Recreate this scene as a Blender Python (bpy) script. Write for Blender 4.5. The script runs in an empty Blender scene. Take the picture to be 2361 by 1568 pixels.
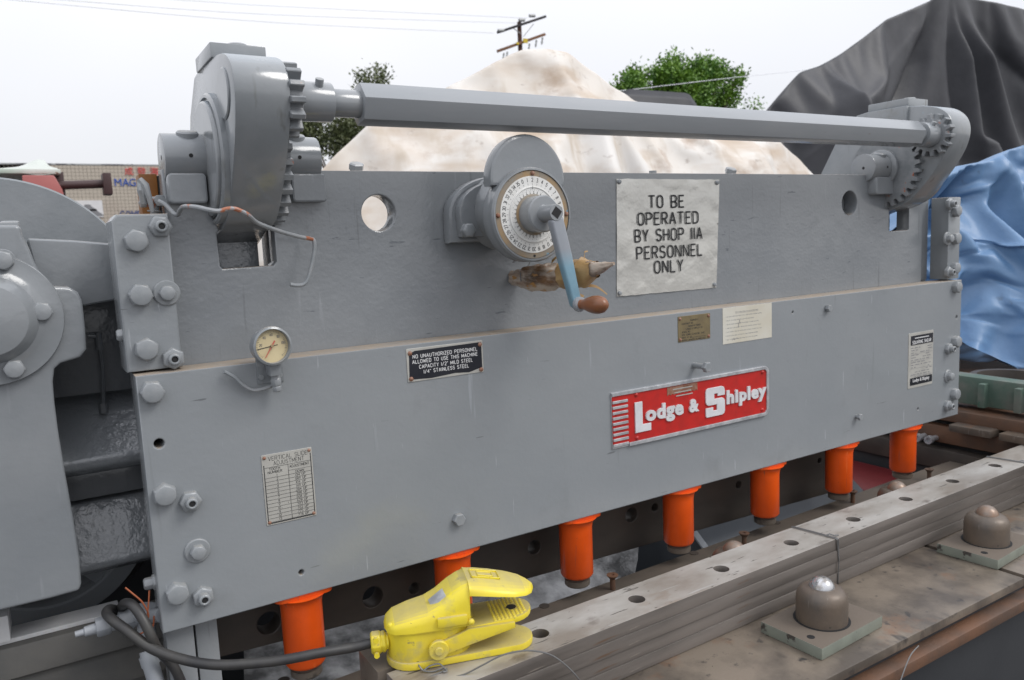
import bpy, bmesh, math, random
from mathutils import Vector, Matrix, noise
random.seed(7)
R = math.radians
SC = bpy.context.scene
COL = SC.collection
# ------------------------------------------------------------------ camera, world, sun, exposure
F, CX, CY = 1800.0, 1180.5, 784.0
ax = Vector((2965, -364, F)).normalized()
q = 14000.0; p_ = (364*q-F*F)/2965
az = -Vector((p_, q, F)).normalized()
ay = az.cross(ax)
CAM = Vector((0, -1.6, 1.8))
M3 = Matrix((ax, ay, az))                       # world = M3 @ camera vector (x right, y down, z forward)
def at(u, v, axis, val):                        # where the sight line through a photo point meets a real plane
    r = M3 @ Vector((u-CX, v-CY, F)); i = 'xyz'.index(axis)
    return CAM + r*((val-CAM[i])/r[i])
cam = bpy.data.cameras.new('camera'); cam_o = bpy.data.objects.new('camera', cam); COL.objects.link(cam_o)
cam.sensor_width = 36; cam.lens = 36*F/2361; cam.clip_start = .05; cam.clip_end = 900
mw = Matrix.Identity(4)
for i in range(3):
    mw[i][0] = M3[i][0]; mw[i][1] = -M3[i][1]; mw[i][2] = -M3[i][2]; mw[i][3] = CAM[i]
cam_o.matrix_world = mw; SC.camera = cam_o
cam.dof.use_dof = True; cam.dof.focus_distance = 1.75; cam.dof.aperture_fstop = 6.5

W = bpy.data.worlds.new('World'); SC.world = W; W.use_nodes = True
SUN_EL, SUN_AZ = 46, 140          # azimuth clockwise from +Y
nt = W.node_tree; nt.nodes.clear()
n_out = nt.nodes.new('ShaderNodeOutputWorld'); bg1 = nt.nodes.new('ShaderNodeBackground'); bg2 = nt.nodes.new('ShaderNodeBackground')
sky = nt.nodes.new('ShaderNodeTexSky'); sky.sky_type = 'NISHITA'; sky.sun_disc = False
sky.sun_elevation = R(SUN_EL); sky.sun_rotation = R(SUN_AZ)
nt.links.new(sky.outputs[0], bg1.inputs[0]); bg1.inputs[1].default_value = .10
tc = nt.nodes.new('ShaderNodeTexCoord'); nz = nt.nodes.new('ShaderNodeTexNoise'); nz.inputs['Scale'].default_value = 1.6; nz.inputs['Detail'].default_value = 3
nt.links.new(tc.outputs['Generated'], nz.inputs[0])
cr = nt.nodes.new('ShaderNodeValToRGB'); cr.color_ramp.elements[0].position = .3; cr.color_ramp.elements[1].position = .7
cr.color_ramp.elements[0].color = (.86, .885, .96, 1); cr.color_ramp.elements[1].color = (.98, .98, 1, 1)
nt.links.new(nz.outputs['Fac'], cr.inputs[0]); nt.links.new(cr.outputs[0], bg2.inputs[0]); 
sxz = nt.nodes.new('ShaderNodeSeparateXYZ'); nt.links.new(tc.outputs['Generated'], sxz.inputs[0])
ov = nt.nodes.new('ShaderNodeMapRange'); ov.inputs[1].default_value = 0; ov.inputs[2].default_value = 1; ov.inputs[3].default_value = .78; ov.inputs[4].default_value = 1.75
nt.links.new(sxz.outputs[2], ov.inputs[0]); nt.links.new(ov.outputs[0], bg2.inputs[1])      # overcast sky: brighter towards the zenith
mx = nt.nodes.new('ShaderNodeMixShader'); mx.inputs[0].default_value = .93
nt.links.new(bg1.outputs[0], mx.inputs[1]); nt.links.new(bg2.outputs[0], mx.inputs[2]); nt.links.new(mx.outputs[0], n_out.inputs[0])
sl = bpy.data.lights.new('sun', 'SUN'); sl.energy = 1.3; sl.angle = R(24); sl.color = (1, .97, .93)
so = bpy.data.objects.new('sun', sl); COL.objects.link(so)
sd = Vector((math.sin(R(SUN_AZ))*math.cos(R(SUN_EL)), math.cos(R(SUN_AZ))*math.cos(R(SUN_EL)), math.sin(R(SUN_EL))))
so.rotation_euler = sd.to_track_quat('Z', 'Y').to_euler()
SC.view_settings.view_transform = 'Standard'; SC.view_settings.look = 'None'; SC.view_settings.gamma = 1
SC.view_settings.use_curve_mapping = False; SC.view_settings.exposure = 0.12

# ------------------------------------------------------------------ materials
def mat(name, c, c2=None, scale=6, rough=.4, bump=.3, bscale=90, bdist=.001, metal=0, dust=None, spots=None, detail=5, lo=.35, hi=.65, stretch=None, bump2=None, spec=.5, streak=None):
    m = bpy.data.materials.new(name); m.use_nodes = True
    t = m.node_tree; N = t.nodes; L = t.links; b = N['Principled BSDF']
    b.inputs['Roughness'].default_value = rough; b.inputs['Metallic'].default_value = metal
    b.inputs['Specular IOR Level'].default_value = spec
    tcn = N.new('ShaderNodeTexCoord'); mp = N.new('ShaderNodeMapping'); L.new(tcn.outputs['Object'], mp.inputs[0])
    if stretch: mp.inputs['Scale'].default_value = stretch
    def nzf(sc, det=5, ro=.55, src=mp):
        n = N.new('ShaderNodeTexNoise'); n.inputs['Scale'].default_value = sc; n.inputs['Detail'].default_value = det; n.inputs['Roughness'].default_value = ro
        L.new(src.outputs[0] if src is mp else src, n.inputs['Vector']); return n.outputs['Fac']
    def ramp(fac, a, bb, c0=(0,0,0,1), c1=(1,1,1,1)):
        r = N.new('ShaderNodeValToRGB'); r.color_ramp.elements[0].position = a; r.color_ramp.elements[1].position = bb
        r.color_ramp.elements[0].color = c0; r.color_ramp.elements[1].color = c1; L.new(fac, r.inputs[0]); return r.outputs[0]
    def mixc(fac, a, bb):
        x = N.new('ShaderNodeMix'); x.data_type = 'RGBA'; L.new(fac, x.inputs[0])
        for s, v in ((6, a), (7, bb)):
            if isinstance(v, tuple): x.inputs[s].default_value = (*v, 1)
            else: L.new(v, x.inputs[s])
        return x.outputs[2]
    def math_(op, a, bb):
        x = N.new('ShaderNodeMath'); x.operation = op
        for s, v in ((0, a), (1, bb)):
            if isinstance(v, (int, float)): x.inputs[s].default_value = v
            else: L.new(v, x.inputs[s])
        x.use_clamp = True; return x.outputs[0]
    col = (*c,) if c2 is None else None
    cur = mixc(ramp(nzf(scale, detail), lo, hi), c, c2) if c2 else None
    if cur is None:
        rgb = N.new('ShaderNodeRGB'); rgb.outputs[0].default_value = (*c, 1); cur = rgb.outputs[0]
    for sp in (spots or []):
        sc_, th, cc = sp[:3]; wid = sp[3] if len(sp) > 3 else .04
        cur = mixc(ramp(nzf(sc_, 6, .6), th, th+wid), cur, cc)
    for streak in ([streak] if isinstance(streak, tuple) else (streak or [])):
        mp2 = N.new('ShaderNodeMapping'); L.new(tcn.outputs['Object'], mp2.inputs[0]); mp2.inputs['Scale'].default_value = streak[3]
        n = N.new('ShaderNodeTexNoise'); n.inputs['Scale'].default_value = streak[0]; n.inputs['Detail'].default_value = 3; L.new(mp2.outputs[0], n.inputs['Vector'])
        cur = mixc(ramp(n.outputs['Fac'], streak[1], streak[1]+(streak[4] if len(streak) > 4 else .06)), cur, streak[2])
    if dust:
        g = N.new('ShaderNodeNewGeometry'); sx = N.new('ShaderNodeSeparateXYZ'); L.new(g.outputs['True Normal'], sx.inputs[0])
        up = ramp(sx.outputs[2], .72, .98)
        f = math_('MULTIPLY', up, math_('MULTIPLY_ADD' if False else 'ADD', math_('MULTIPLY', ramp(nzf(dust[2] if len(dust) > 2 else 25, 6), .3, .65), .5), dust[0]-.4))
        cur = mixc(f, cur, dust[1])
        rr = N.new('ShaderNodeMapRange'); L.new(f, rr.inputs[0]); rr.inputs[3].default_value = rough; rr.inputs[4].default_value = .85
        L.new(rr.outputs[0], b.inputs['Roughness'])
    L.new(cur, b.inputs['Base Color'])
    if bump:
        bp = N.new('ShaderNodeBump'); bp.inputs['Strength'].default_value = bump; bp.inputs['Distance'].default_value = bdist
        L.new(nzf(bscale, 3), bp.inputs['Height'])
        if bump2:
            b2 = N.new('ShaderNodeBump'); b2.inputs['Strength'].default_value = bump2[0]; b2.inputs['Distance'].default_value = bump2[2]
            L.new(nzf(bump2[1], 4), b2.inputs['Height']); L.new(bp.outputs[0], b2.inputs['Normal']); bp = b2
        L.new(bp.outputs[0], b.inputs['Normal'])
    return m
G1 = (.27, .287, .305); G2 = (.29, .303, .315); TAN = (.33, .27, .21)
M = {}
M['plate'] = mat('grey_plate_paint', (.235, .254, .270), (.270, .286, .298), 1.8, .2, .4, 110, .0008, dust=(.98, TAN), spec=.7, bump2=(.45, 5, .008), detail=8, lo=.3, hi=.7, spots=[(5, .60, (.20, .212, .22), .25), (150, .735, (.15, .15, .15), .02), (60, .745, (.36, .37, .38), .02), (24, .755, (.12, .09, .07), .02)], streak=[(9, .69, (.32, .34, .36), (5, 5, .35)), (30, .70, (.36, .38, .4), (3, 3, .25), .03), (12, .66, (.18, .192, .2), (3, 3, .22), .15), (40, .71, (.15, .16, .17), (.25, 3, 2.5), .03)])
M['paint'] = mat('grey_machine_paint', (.20, .217, .23), (.235, .25, .262), 9, .2, .4, 70, .0012, dust=(.75, (.31, .29, .26)), bump2=(.4, 18, .003), spec=.7)
M['beam'] = mat('grey_beam_paint', (.215, .230, .244), (.25, .264, .276), 2.6, .17, .5, 110, .001, dust=(.8, TAN), bump2=(.45, 4.5, .009), spec=.75, detail=8, spots=[(120, .735, (.33, .34, .35), .02), (6, .62, (.17, .182, .195), .2), (40, .745, (.11, .1, .09), .02), (28, .76, (.2, .11, .06), .02)], streak=[(14, .69, (.29, .305, .32), (3, 3, .25), .08), (40, .71, (.14, .155, .17), (.4, 3, 2), .03), (20, .66, (.16, .17, .18), (3, 3, .2), .12)])
M['cast'] = mat('grey_casting_paint', (.212, .228, .242), (.25, .264, .276), 4, .18, .4, 60, .0014, dust=(.6, (.30, .28, .26)), bump2=(.3, 8, .005), spec=.75, spots=[(7, .62, (.17, .18, .19), .2), (60, .74, (.33, .34, .35), .02), (34, .75, (.13, .09, .07), .02)], streak=[(16, .67, (.28, .295, .31), (3, 3, .3), .1)])
M['housing'] = mat('worn_grey_housing_paint', (.215, .232, .245), (.285, .298, .308), 6, .16, .4, 60, .0007, spec=.9, bump2=(.35, 12, .002), spots=[(9, .60, (.18, .175, .16), .2), (5.5, .66, (.26, .38, .47), .04), (30, .71, (.17, .13, .09), .04)], dust=(.55, (.31, .39, .46), 9), detail=9, streak=[(18, .64, (.15, .155, .15), (2, 2, .3), .12)])
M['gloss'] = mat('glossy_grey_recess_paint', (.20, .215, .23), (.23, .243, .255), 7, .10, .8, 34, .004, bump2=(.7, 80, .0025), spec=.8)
M['darkwall'] = mat('shaded_recess_grey', (.12, .128, .137), (.14, .147, .155), 7, .18, .7, 40, .002)  # darker than the machine grey: shade of the recesses put into the colour
M['shaft'] = mat('grey_shaft_paint', (.255, .272, .288), (.285, .298, .312), 12, .18, .35, 60, .0009, stretch=(.25, 1, 1), spec=.85, spots=[(40, .72, (.2, .17, .15), .03), (8, .63, (.22, .235, .25), .15)])
M['collar'] = mat('grey_turned_steel_paint', (.235, .252, .268), (.27, .28, .288), 10, .18, .25, 90, .0006, spec=.8, spots=[(18, .66, (.2, .185, .165), .1)])
M['gear'] = mat('worn_gear_paint', (.19, .205, .218), (.26, .27, .28), 30, .32, .4, 90, .001, spots=[(30, .66, (.42, .13, .06), .03), (50, .66, (.10, .09, .08), .06)])
M['bolt'] = mat('grey_bolt_paint', (.24, .258, .272), (.28, .294, .306), 40, .3, .5, 120, .001, spec=.7, spots=[(45, .72, (.55, .36, .06), .03), (50, .72, (.18, .27, .36), .04), (70, .7, (.12, .11, .1), .05)], dust=(.5, (.32, .30, .26), 60))
M['hole'] = mat('dark_hole', (.012, .012, .013), rough=.7, bump=0)
M['orange'] = mat('orange_paint', (.82, .10, .008), (.68, .08, .008), 9, .34, .35, 80, .001, detail=8, spots=[(60, .70, (.42, .06, .02), .03), (34, .72, (.16, .10, .08), .03), (6, .60, (.58, .08, .02), .2)], streak=[(26, .66, (.48, .09, .04), (3, 3, .3), .08), (18, .69, (.9, .2, .05), (3, 3, .25), .05)])
M['yellow'] = mat('dusty_yellow_paint', (.80, .66, .035), (.72, .57, .05), 10, .34, .35, 90, .001, dust=(.95, (.45, .38, .16), 16), detail=9, spots=[(14, .56, (.50, .42, .14), .14), (36, .64, (.28, .23, .11), .06), (90, .70, (.1, .09, .06), .03)])
M['red'] = mat('red_enamel', (.52, .018, .014), (.42, .018, .014), 30, .35, .3, 120, .0008)
M['alu'] = mat('worn_aluminium', (.62, .63, .65), (.42, .43, .45), 45, .38, .4, 120, .0008, metal=.55)
M['letteralu'] = mat('cast_aluminium_lettering', (.74, .75, .77), (.64, .65, .67), 30, .36, .15, 120, .0005, metal=.15)
M['sign'] = mat('dented_tin_sign', (.66, .65, .61), (.59, .58, .545), 5, .22, .5, 16, .004, metal=.5, spots=[(26, .70, (.3, .29, .27), .02), (70, .72, (.42, .41, .39), .02)], bump2=(.25, 90, .001))
M['ink'] = mat('black_ink', (.02, .021, .023), rough=.55, bump=0)
M['greyink'] = mat('faded_grey_ink', (.2, .2, .21), rough=.6, bump=0)
M['blackplate'] = mat('black_plate_enamel', (.011, .012, .018), (.02, .021, .028), 12, .3, .2, 90, .0006, spots=[(38, .72, (.4, .41, .42), .02)])
M['whitepaint'] = mat('white_lettering', (.66, .66, .66), rough=.5, bump=0)
M['tinplate'] = mat('pale_data_plate', (.50, .49, .45), (.42, .41, .38), 18, .34, .3, 90, .0008, metal=.15, spots=[(42, .69, (.2, .19, .18), .02)])
M['brass'] = mat('dull_brass_plate', (.24, .19, .10), (.19, .15, .085), 30, .4, .4, 140, .0008, metal=.3)
M['paper'] = mat('yellowed_sheet', (.62, .60, .53), (.55, .51, .41), 9, .4, .15, 90, .0008)
M['rivet'] = mat('rusty_rivet', (.22, .09, .05), (.3, .17, .12), 90, .5, .3, 150, .001)
M['dial'] = mat('white_dial_face', (.74, .74, .72), (.66, .65, .62), 24, .32, .1, 90, .0005)
M['ring'] = mat('tarnished_brass_ring', (.25, .215, .17), (.34, .22, .10), 22, .42, .4, 130, .0008, detail=7, lo=.42, hi=.66, spots=[(34, .66, (.16, .32, .42), .03), (50, .64, (.14, .11, .08), .05)])
M['blue_arm'] = mat('worn_blue_arm_paint', (.17, .31, .40), (.22, .36, .44), 18, .36, .4, 90, .0008)
M['wood'] = mat('worn_wooden_handle', (.26, .10, .045), (.18, .075, .035), 30, .3, .3, 90, .0008, stretch=(1, .3, 1), spots=[(40, .68, (.16, .15, .13), .06)])
M['cream'] = mat('cream_gauge_face', (.60, .51, .31), (.52, .43, .25), 24, .35, 0)
M['redneedle'] = mat('faded_red_needle', (.55, .12, .09), rough=.5, bump=0)
M['rubber'] = mat('black_rubber', (.028, .028, .03), (.05, .048, .045), 20, .45, .3, 120, .0008, spots=[(45, .7, (.12, .10, .08), .06)])
M['copper'] = mat('copper_wire', (.42, .13, .06), rough=.4, metal=.3, bump=0)
M['steelwire'] = mat('dull_steel_wire', (.2, .2, .2), rough=.4, metal=.5, bump=0)
M['tube'] = mat('painted_copper_tube', (.24, .26, .275), (.29, .3, .31), 30, .4, .3, 120, .001, spots=[(14, .60, (.34, .12, .06), .02), (30, .72, (.7, .42, .05), .02)])
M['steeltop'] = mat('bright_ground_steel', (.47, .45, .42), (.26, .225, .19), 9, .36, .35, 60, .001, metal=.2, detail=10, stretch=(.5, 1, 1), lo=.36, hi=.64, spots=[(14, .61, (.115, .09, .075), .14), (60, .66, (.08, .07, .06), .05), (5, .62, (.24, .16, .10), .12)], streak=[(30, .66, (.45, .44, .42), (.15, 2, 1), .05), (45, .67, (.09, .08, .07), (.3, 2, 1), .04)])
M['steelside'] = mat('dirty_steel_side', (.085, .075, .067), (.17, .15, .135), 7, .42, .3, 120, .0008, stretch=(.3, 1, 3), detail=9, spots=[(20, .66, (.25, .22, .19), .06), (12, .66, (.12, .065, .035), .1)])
M['table'] = mat('rusty_table_steel', (.215, .178, .14), (.10, .083, .068), 7, .36, .5, 90, .001, detail=11, metal=.2, lo=.40, hi=.60, spots=[(5, .59, (.22, .105, .05), .16), (24, .61, (.05, .045, .042), .08), (130, .68, (.035, .03, .028), .03)], streak=[(16, .64, (.05, .043, .038), (1.4, .7, 1), .14)])
M['rust'] = mat('brown_rusty_steel', (.15, .075, .042), (.085, .055, .04), 9, .6, .6, 60, .002, detail=8)
M['rustlight'] = mat('rusty_caster_steel', (.145, .112, .085), (.095, .08, .068), 14, .42, .5, 90, .001, detail=9, metal=.15, spots=[(11, .60, (.21, .10, .05), .14), (40, .66, (.05, .045, .04), .05)], streak=[(30, .66, (.20, .175, .15), (3, 3, .4), .08)])
M['casterplate'] = mat('pale_green_caster_plate', (.215, .235, .195), (.18, .195, .165), 20, .5, .5, 70, .001, dust=(1.3, (.135, .11, .088), 30), spots=[(22, .62, (.05, .045, .04), .04), (60, .67, (.1, .075, .055), .03)])
M['ball'] = mat('steel_ball', (.55, .55, .56), (.3, .28, .26), 26, .2, .1, 90, .0005, metal=.8, lo=.5, hi=.62)
M['rustball'] = mat('rusty_steel_ball', (.30, .19, .13), (.22, .18, .15), 26, .35, .1, 90, .0005, metal=.3)
M['strip'] = mat('oiled_bed_steel', (.145, .12, .097), (.10, .085, .07), 7, .38, .3, 90, .0008, detail=9, spots=[(6, .62, (.035, .032, .03), .05), (30, .68, (.06, .05, .045), .05)])
M['knife'] = mat('dark_oily_steel', (.05, .043, .038), (.075, .062, .052), 9, .45, .4, 70, .001, stretch=(.4, 1, 1))
M['darkbed'] = mat('dark_grey_base_shade', (.028, .03, .034), (.036, .038, .042), 4, .45, .3, 60, .001)  # grey for bases and backings, kept dark to carry the shade down there
M['tray'] = mat('slate_tray_paint', (.085, .095, .108), (.10, .11, .122), 4, .45, .2, 60, .001)
M['concrete'] = mat('dirty_grey_rail', (.105, .105, .10), (.14, .135, .125), 12, .6, .6, 60, .0015, spots=[(70, .73, (.04, .04, .04), .02)])
M['whiteboard'] = mat('white_painted_timber', (.72, .72, .72), (.62, .62, .62), 20, .5, .3, 90, .001, spots=[(60, .72, (.2, .18, .16), .03)])
M['conduit'] = mat('pale_grey_conduit', (.28, .30, .325), (.33, .345, .365), 20, .4, .4, 90, .001, spots=[(30, .64, (.16, .145, .13), .06)])
M['board'] = mat('brown_bakelite_board', (.25, .095, .015), (.2, .075, .012), 30, .5, .4, 140, .001)
M['beltrubber'] = mat('worn_drive_belt', (.022, .02, .02), (.035, .03, .028), 20, .5, .3, 90, .001)
M['wrap'] = mat('stained_plastic_wrap', (.50, .42, .345), (.22, .12, .06), 14, .12, .4, 50, .002, stretch=(1, .6, 1.8), detail=6, lo=.44, hi=.58, spots=[(13, .52, (.045, .03, .022), .16), (26, .62, (.42, .22, .07), .06)])
M['tape'] = mat('old_brown_tape', (.44, .29, .13), (.33, .19, .07), 30, .3, .5, 60, .002)
M['whitetarp'] = mat('stained_white_canvas', (.69, .665, .63), (.60, .535, .46), .9, .6, .15, 40, .004, detail=7, lo=.40, hi=.74, stretch=(1, 1, 1.4), spots=[(.8, .48, (.44, .33, .235), .26), (2.2, .545, (.34, .24, .17), .22), (6, .62, (.24, .18, .14), .2)], streak=[(1.8, .51, (.47, .37, .275), (.6, 1, 2.0), .22), (3, .55, (.46, .38, .29), (2, 1, .45), .25)])
M['blacktarp'] = mat('charcoal_tarpaulin', (.034, .035, .041), (.043, .044, .051), 3, .5, .2, 7, .02, bump2=(.12, 160, .002), spec=.4)
M['bluetarp'] = mat('blue_tarpaulin', (.105, .205, .36), (.13, .24, .41), 5, .42, .3, 30, .005, spots=[(5, .66, (.08, .11, .14), .1), (16, .72, (.17, .27, .42), .05)], bump2=(.2, 14, .012))
M['plastic'] = mat('dirty_clear_plastic', (.42, .42, .42), (.1, .1, .1), 8, .25, .6, 18, .01, lo=.4, hi=.6)
M['asphalt'] = mat('yard_asphalt', (.045, .045, .047), (.06, .058, .056), 2, .8, .5, 60, .003)
M['block'] = mat('beige_wall_block', (.47, .42, .35), (.43, .37, .31), .6, .8, .3, 20, .01)
M['mortar'] = mat('grey_mortar', (.22, .2, .18), rough=.9, bump=0)
M['coping'] = mat('grey_coping', (.33, .34, .34), (.12, .12, .13), 1.2, .7, bump=0, lo=.55, hi=.6)
M['signred'] = mat('faded_red_letters', (.62, .09, .08), rough=.5, bump=0)
M['signblue'] = mat('blue_letters', (.025, .085, .37), rough=.5, bump=0)
M['signnavy'] = mat('navy_letters', (.06, .08, .2), rough=.5, bump=0)
M['poster'] = mat('white_poster', (.68, .67, .67), (.6, .59, .59), 2, .5, bump=0)
M['mint'] = mat('chipped_mint_paint', (.44, .50, .43), (.55, .57, .54), 2, .5, .5, 12, .01, spots=[(7, .64, (.2, .1, .05), .03), (14, .7, (.09, .07, .05), .03)])
M['pink'] = mat('faded_red_box', (.42, .13, .12), (.37, .11, .10), 2, .5, .2, 20, .003)
M['maroon'] = mat('maroon_bar', (.05, .022, .022), rough=.5, bump=.2)
M['darkred'] = mat('dark_red_paint', (.10, .006, .008), (.12, .008, .01), 4, .45, .2, 60, .001)
M['yellowbox'] = mat('yellow_box_paint', (.48, .36, .01), (.42, .3, .01), 6, .5, .3, 60, .001, spots=[(36, .7, (.04, .03, .02), .02)])
M['greencast'] = mat('worn_green_casting', (.075, .12, .095), (.13, .145, .125), 9, .5, .5, 50, .002, lo=.42, hi=.6, spots=[(20, .66, (.03, .12, .08), .04)])
M['bark'] = mat('bark', (.10, .075, .055), (.14, .11, .09), 6, .8, .6, 20, .02)
M['polewood'] = mat('creosoted_pole', (.085, .035, .022), (.06, .028, .02), 6, .8, .3, 20, .01)
M['armwood'] = mat('weathered_crossarm', (.20, .095, .045), (.15, .075, .04), 6, .8, bump=0)
M['armdark'] = mat('dark_crossarm', (.018, .016, .02), rough=.7, bump=0)
M['ceramic'] = mat('grey_insulator', (.33, .34, .34), rough=.35, bump=0)
M['cable'] = mat('overhead_wire', (.8, .81, .86), rough=.5, bump=0)
M['tagyellow'] = mat('yellow_pole_tag', (.55, .40, .02), rough=.5, bump=0)
def leafmat(name, a, b):
    m = mat(name, a, b, 3, .5, 0); return m
M['leaf'] = leafmat('bright_green_leaves', (.055, .15, .015), (.17, .30, .03))
M['gum'] = leafmat('olive_gum_leaves', (.07, .09, .035), (.14, .16, .07))

# ------------------------------------------------------------------ mesh helpers
def link(name, me, m, parent=None, sharp=32):
    o = bpy.data.objects.new(name, me); COL.objects.link(o)
    if m: me.materials.clear(); me.materials.append(M[m] if isinstance(m, str) else m)
    if parent: o.parent = parent
    me.polygons.foreach_set('use_smooth', [True]*len(me.polygons)); me.set_sharp_from_angle(angle=R(sharp))
    return o
def axis_mat(p0, p1):
    d = (Vector(p1)-Vector(p0)); return Vector(p0), d.to_track_quat('Z', 'Y').to_matrix(), d.length
class MB:
    def __init__(s): s.b = bmesh.new()
    def face(s, vs):
        try: return s.b.faces.new(vs)
        except ValueError: return None
    def box(s, x0, x1, y0, y1, z0, z1, mtx=None):
        v = [s.b.verts.new((mtx @ Vector(c)) if mtx else c) for c in ((x0,y0,z0),(x1,y0,z0),(x1,y1,z0),(x0,y1,z0),(x0,y0,z1),(x1,y0,z1),(x1,y1,z1),(x0,y1,z1))]
        for f in ((3,2,1,0),(4,5,6,7),(0,1,5,4),(1,2,6,5),(2,3,7,6),(3,0,4,7)): s.face([v[i] for i in f])
        return s
    def prism(s, pts, plane, a, b, mtx=None):
        def P(p, t):
            c = {'xz': (p[0], t, p[1]), 'yz': (t, p[0], p[1]), 'xy': (p[0], p[1], t)}[plane]
            return mtx @ Vector(c) if mtx else Vector(c)
        A = [s.b.verts.new(P(p, a)) for p in pts]; B = [s.b.verts.new(P(p, b)) for p in pts]; n = len(pts)
        s.face(A[::-1]); s.face(B)
        for i in range(n): s.face((A[i], A[(i+1) % n], B[(i+1) % n], B[i]))
        return s
    def lathe(s, p0, p1, prof, n=28, caps=True):       # prof: (radius, distance along axis from p0)
        o, m, L = axis_mat(p0, p1); rings = []
        for r, h in prof:
            rings.append([s.b.verts.new(o+m @ Vector((r*math.cos(2*math.pi*k/n), r*math.sin(2*math.pi*k/n), h))) for k in range(n)])
        for a, b in zip(rings, rings[1:]):
            for k in range(n): s.face((a[k], a[(k+1) % n], b[(k+1) % n], b[k]))
        if caps: s.face(rings[0][::-1]); s.face(rings[-1])
        return s
    def cyl(s, p0, p1, r, n=28, r1=None):
        L = (Vector(p1)-Vector(p0)).length; return s.lathe(p0, p1, [(r, 0), (r if r1 is None else r1, L)], n)
    def tube(s, pts, r, n=8, flat=None):
        pts = [Vector(p) for p in pts]
        if not isinstance(r, (list, tuple)): pts = [p for i, p in enumerate(pts) if i == 0 or (p-pts[i-1]).length > 1e-6]
        prev = None; up = flat
        for i, p in enumerate(pts):
            d = (pts[min(i+1, len(pts)-1)]-pts[max(i-1, 0)]).normalized()
            if up is None: up = Vector((0, 0, 1)) if abs(d.z) < .9 else Vector((1, 0, 0))
            if abs(d.dot(up)) > .98 or up.length < .5: up = d.orthogonal()
            a = d.cross(up).normalized(); up2 = a.cross(d).normalized(); up = up2
            rr = r[i] if isinstance(r, (list, tuple)) else r
            ring = []
            for k in range(n):
                w = (a*math.cos(2*math.pi*k/n)+up2*math.sin(2*math.pi*k/n))*rr
                if flat: w = w-flat*(w.dot(flat)*.75)
                ring.append(s.b.verts.new(p+w))
            if prev:
                for k in range(n): s.face((prev[k], prev[(k+1) % n], ring[(k+1) % n], ring[k]))
            else: s.face(ring[::-1])
            prev = ring
        s.face(prev); return s
    def sphere(s, c, r, sx=1, sy=1, sz=1, n=16):
        bmesh.ops.create_uvsphere(s.b, u_segments=n, v_segments=n//2+2, radius=r, matrix=Matrix.Translation(c) @ Matrix.Diagonal((sx, sy, sz, 1))); return s
    def build(s, name, m, parent=None, bevel=0, seg=2, sharp=32, bang=35):
        b = s.b; bmesh.ops.recalc_face_normals(b, faces=b.faces)
        if bevel:
            ed = [e for e in b.edges if len(e.link_faces) == 2 and e.calc_face_angle(0) > R(bang)]
            bmesh.ops.bevel(b, geom=ed, offset=bevel, segments=seg, affect='EDGES', profile=.6, clamp_overlap=True)
        me = bpy.data.meshes.new(name); b.to_mesh(me); b.free()
        return link(name, me, m, parent, sharp)
def smooth_pts(pts, k=6):                                    # Catmull-Rom
    pts = [Vector(p) for p in pts]; out = []
    for i in range(len(pts)-1):
        p0, p1, p2, p3 = pts[max(i-1, 0)], pts[i], pts[i+1], pts[min(i+2, len(pts)-1)]
        for j in range(k):
            t = j/k; out.append(.5*((2*p1)+(p2-p0)*t+(2*p0-5*p1+4*p2-p3)*t*t+(3*p1-p0-3*p2+p3)*t**3))
    return out+[pts[-1]]
def circ(cx, cy, r, n=24, a0=0, a1=360):
    return [(cx+r*math.cos(R(a0+(a1-a0)*k/n)), cy+r*math.sin(R(a0+(a1-a0)*k/n))) for k in range(n if a1-a0 == 360 else n+1)]
def rrect(x0, x1, y0, y1, r, n=5):
    P = []
    for cx, cy, a in ((x1-r, y1-r, 0), (x0+r, y1-r, 90), (x0+r, y0+r, 180), (x1-r, y0+r, 270)):
        P += [(cx+r*math.cos(R(a+90*k/n)), cy+r*math.sin(R(a+90*k/n))) for k in range(n+1)]
    return P
def curve_mesh(cu):
    o = bpy.data.objects.new('tmp', cu); COL.objects.link(o)
    dg = bpy.context.evaluated_depsgraph_get(); dg.update()
    me = bpy.data.meshes.new_from_object(o.evaluated_get(dg)); bpy.data.objects.remove(o); bpy.data.curves.remove(cu); return me
def plate(name, m, parent, loops, y0, y1, bev=.002, sharp=32):   # plate in the x-z plane with holes, between y0 (front) and y1
    cu = bpy.data.curves.new('c', 'CURVE'); cu.dimensions = '2D'; cu.fill_mode = 'BOTH'
    for lp in loops:
        sp = cu.splines.new('POLY'); sp.points.add(len(lp)-1); sp.use_cyclic_u = True
        for pt, (x, z) in zip(sp.points, lp): pt.co = (x, z, 0, 1)
    cu.extrude = abs(y1-y0)/2-bev; cu.bevel_depth = bev; cu.bevel_resolution = 1; cu.offset = -bev
    me = curve_mesh(cu); me.transform(Matrix.Translation((0, (y0+y1)/2, 0)) @ Matrix.Rotation(R(90), 4, 'X'))
    return link(name, me, m, parent, sharp)
XZ = lambda o: Matrix.Translation(o) @ Matrix.Rotation(R(90), 4, 'X')
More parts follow.
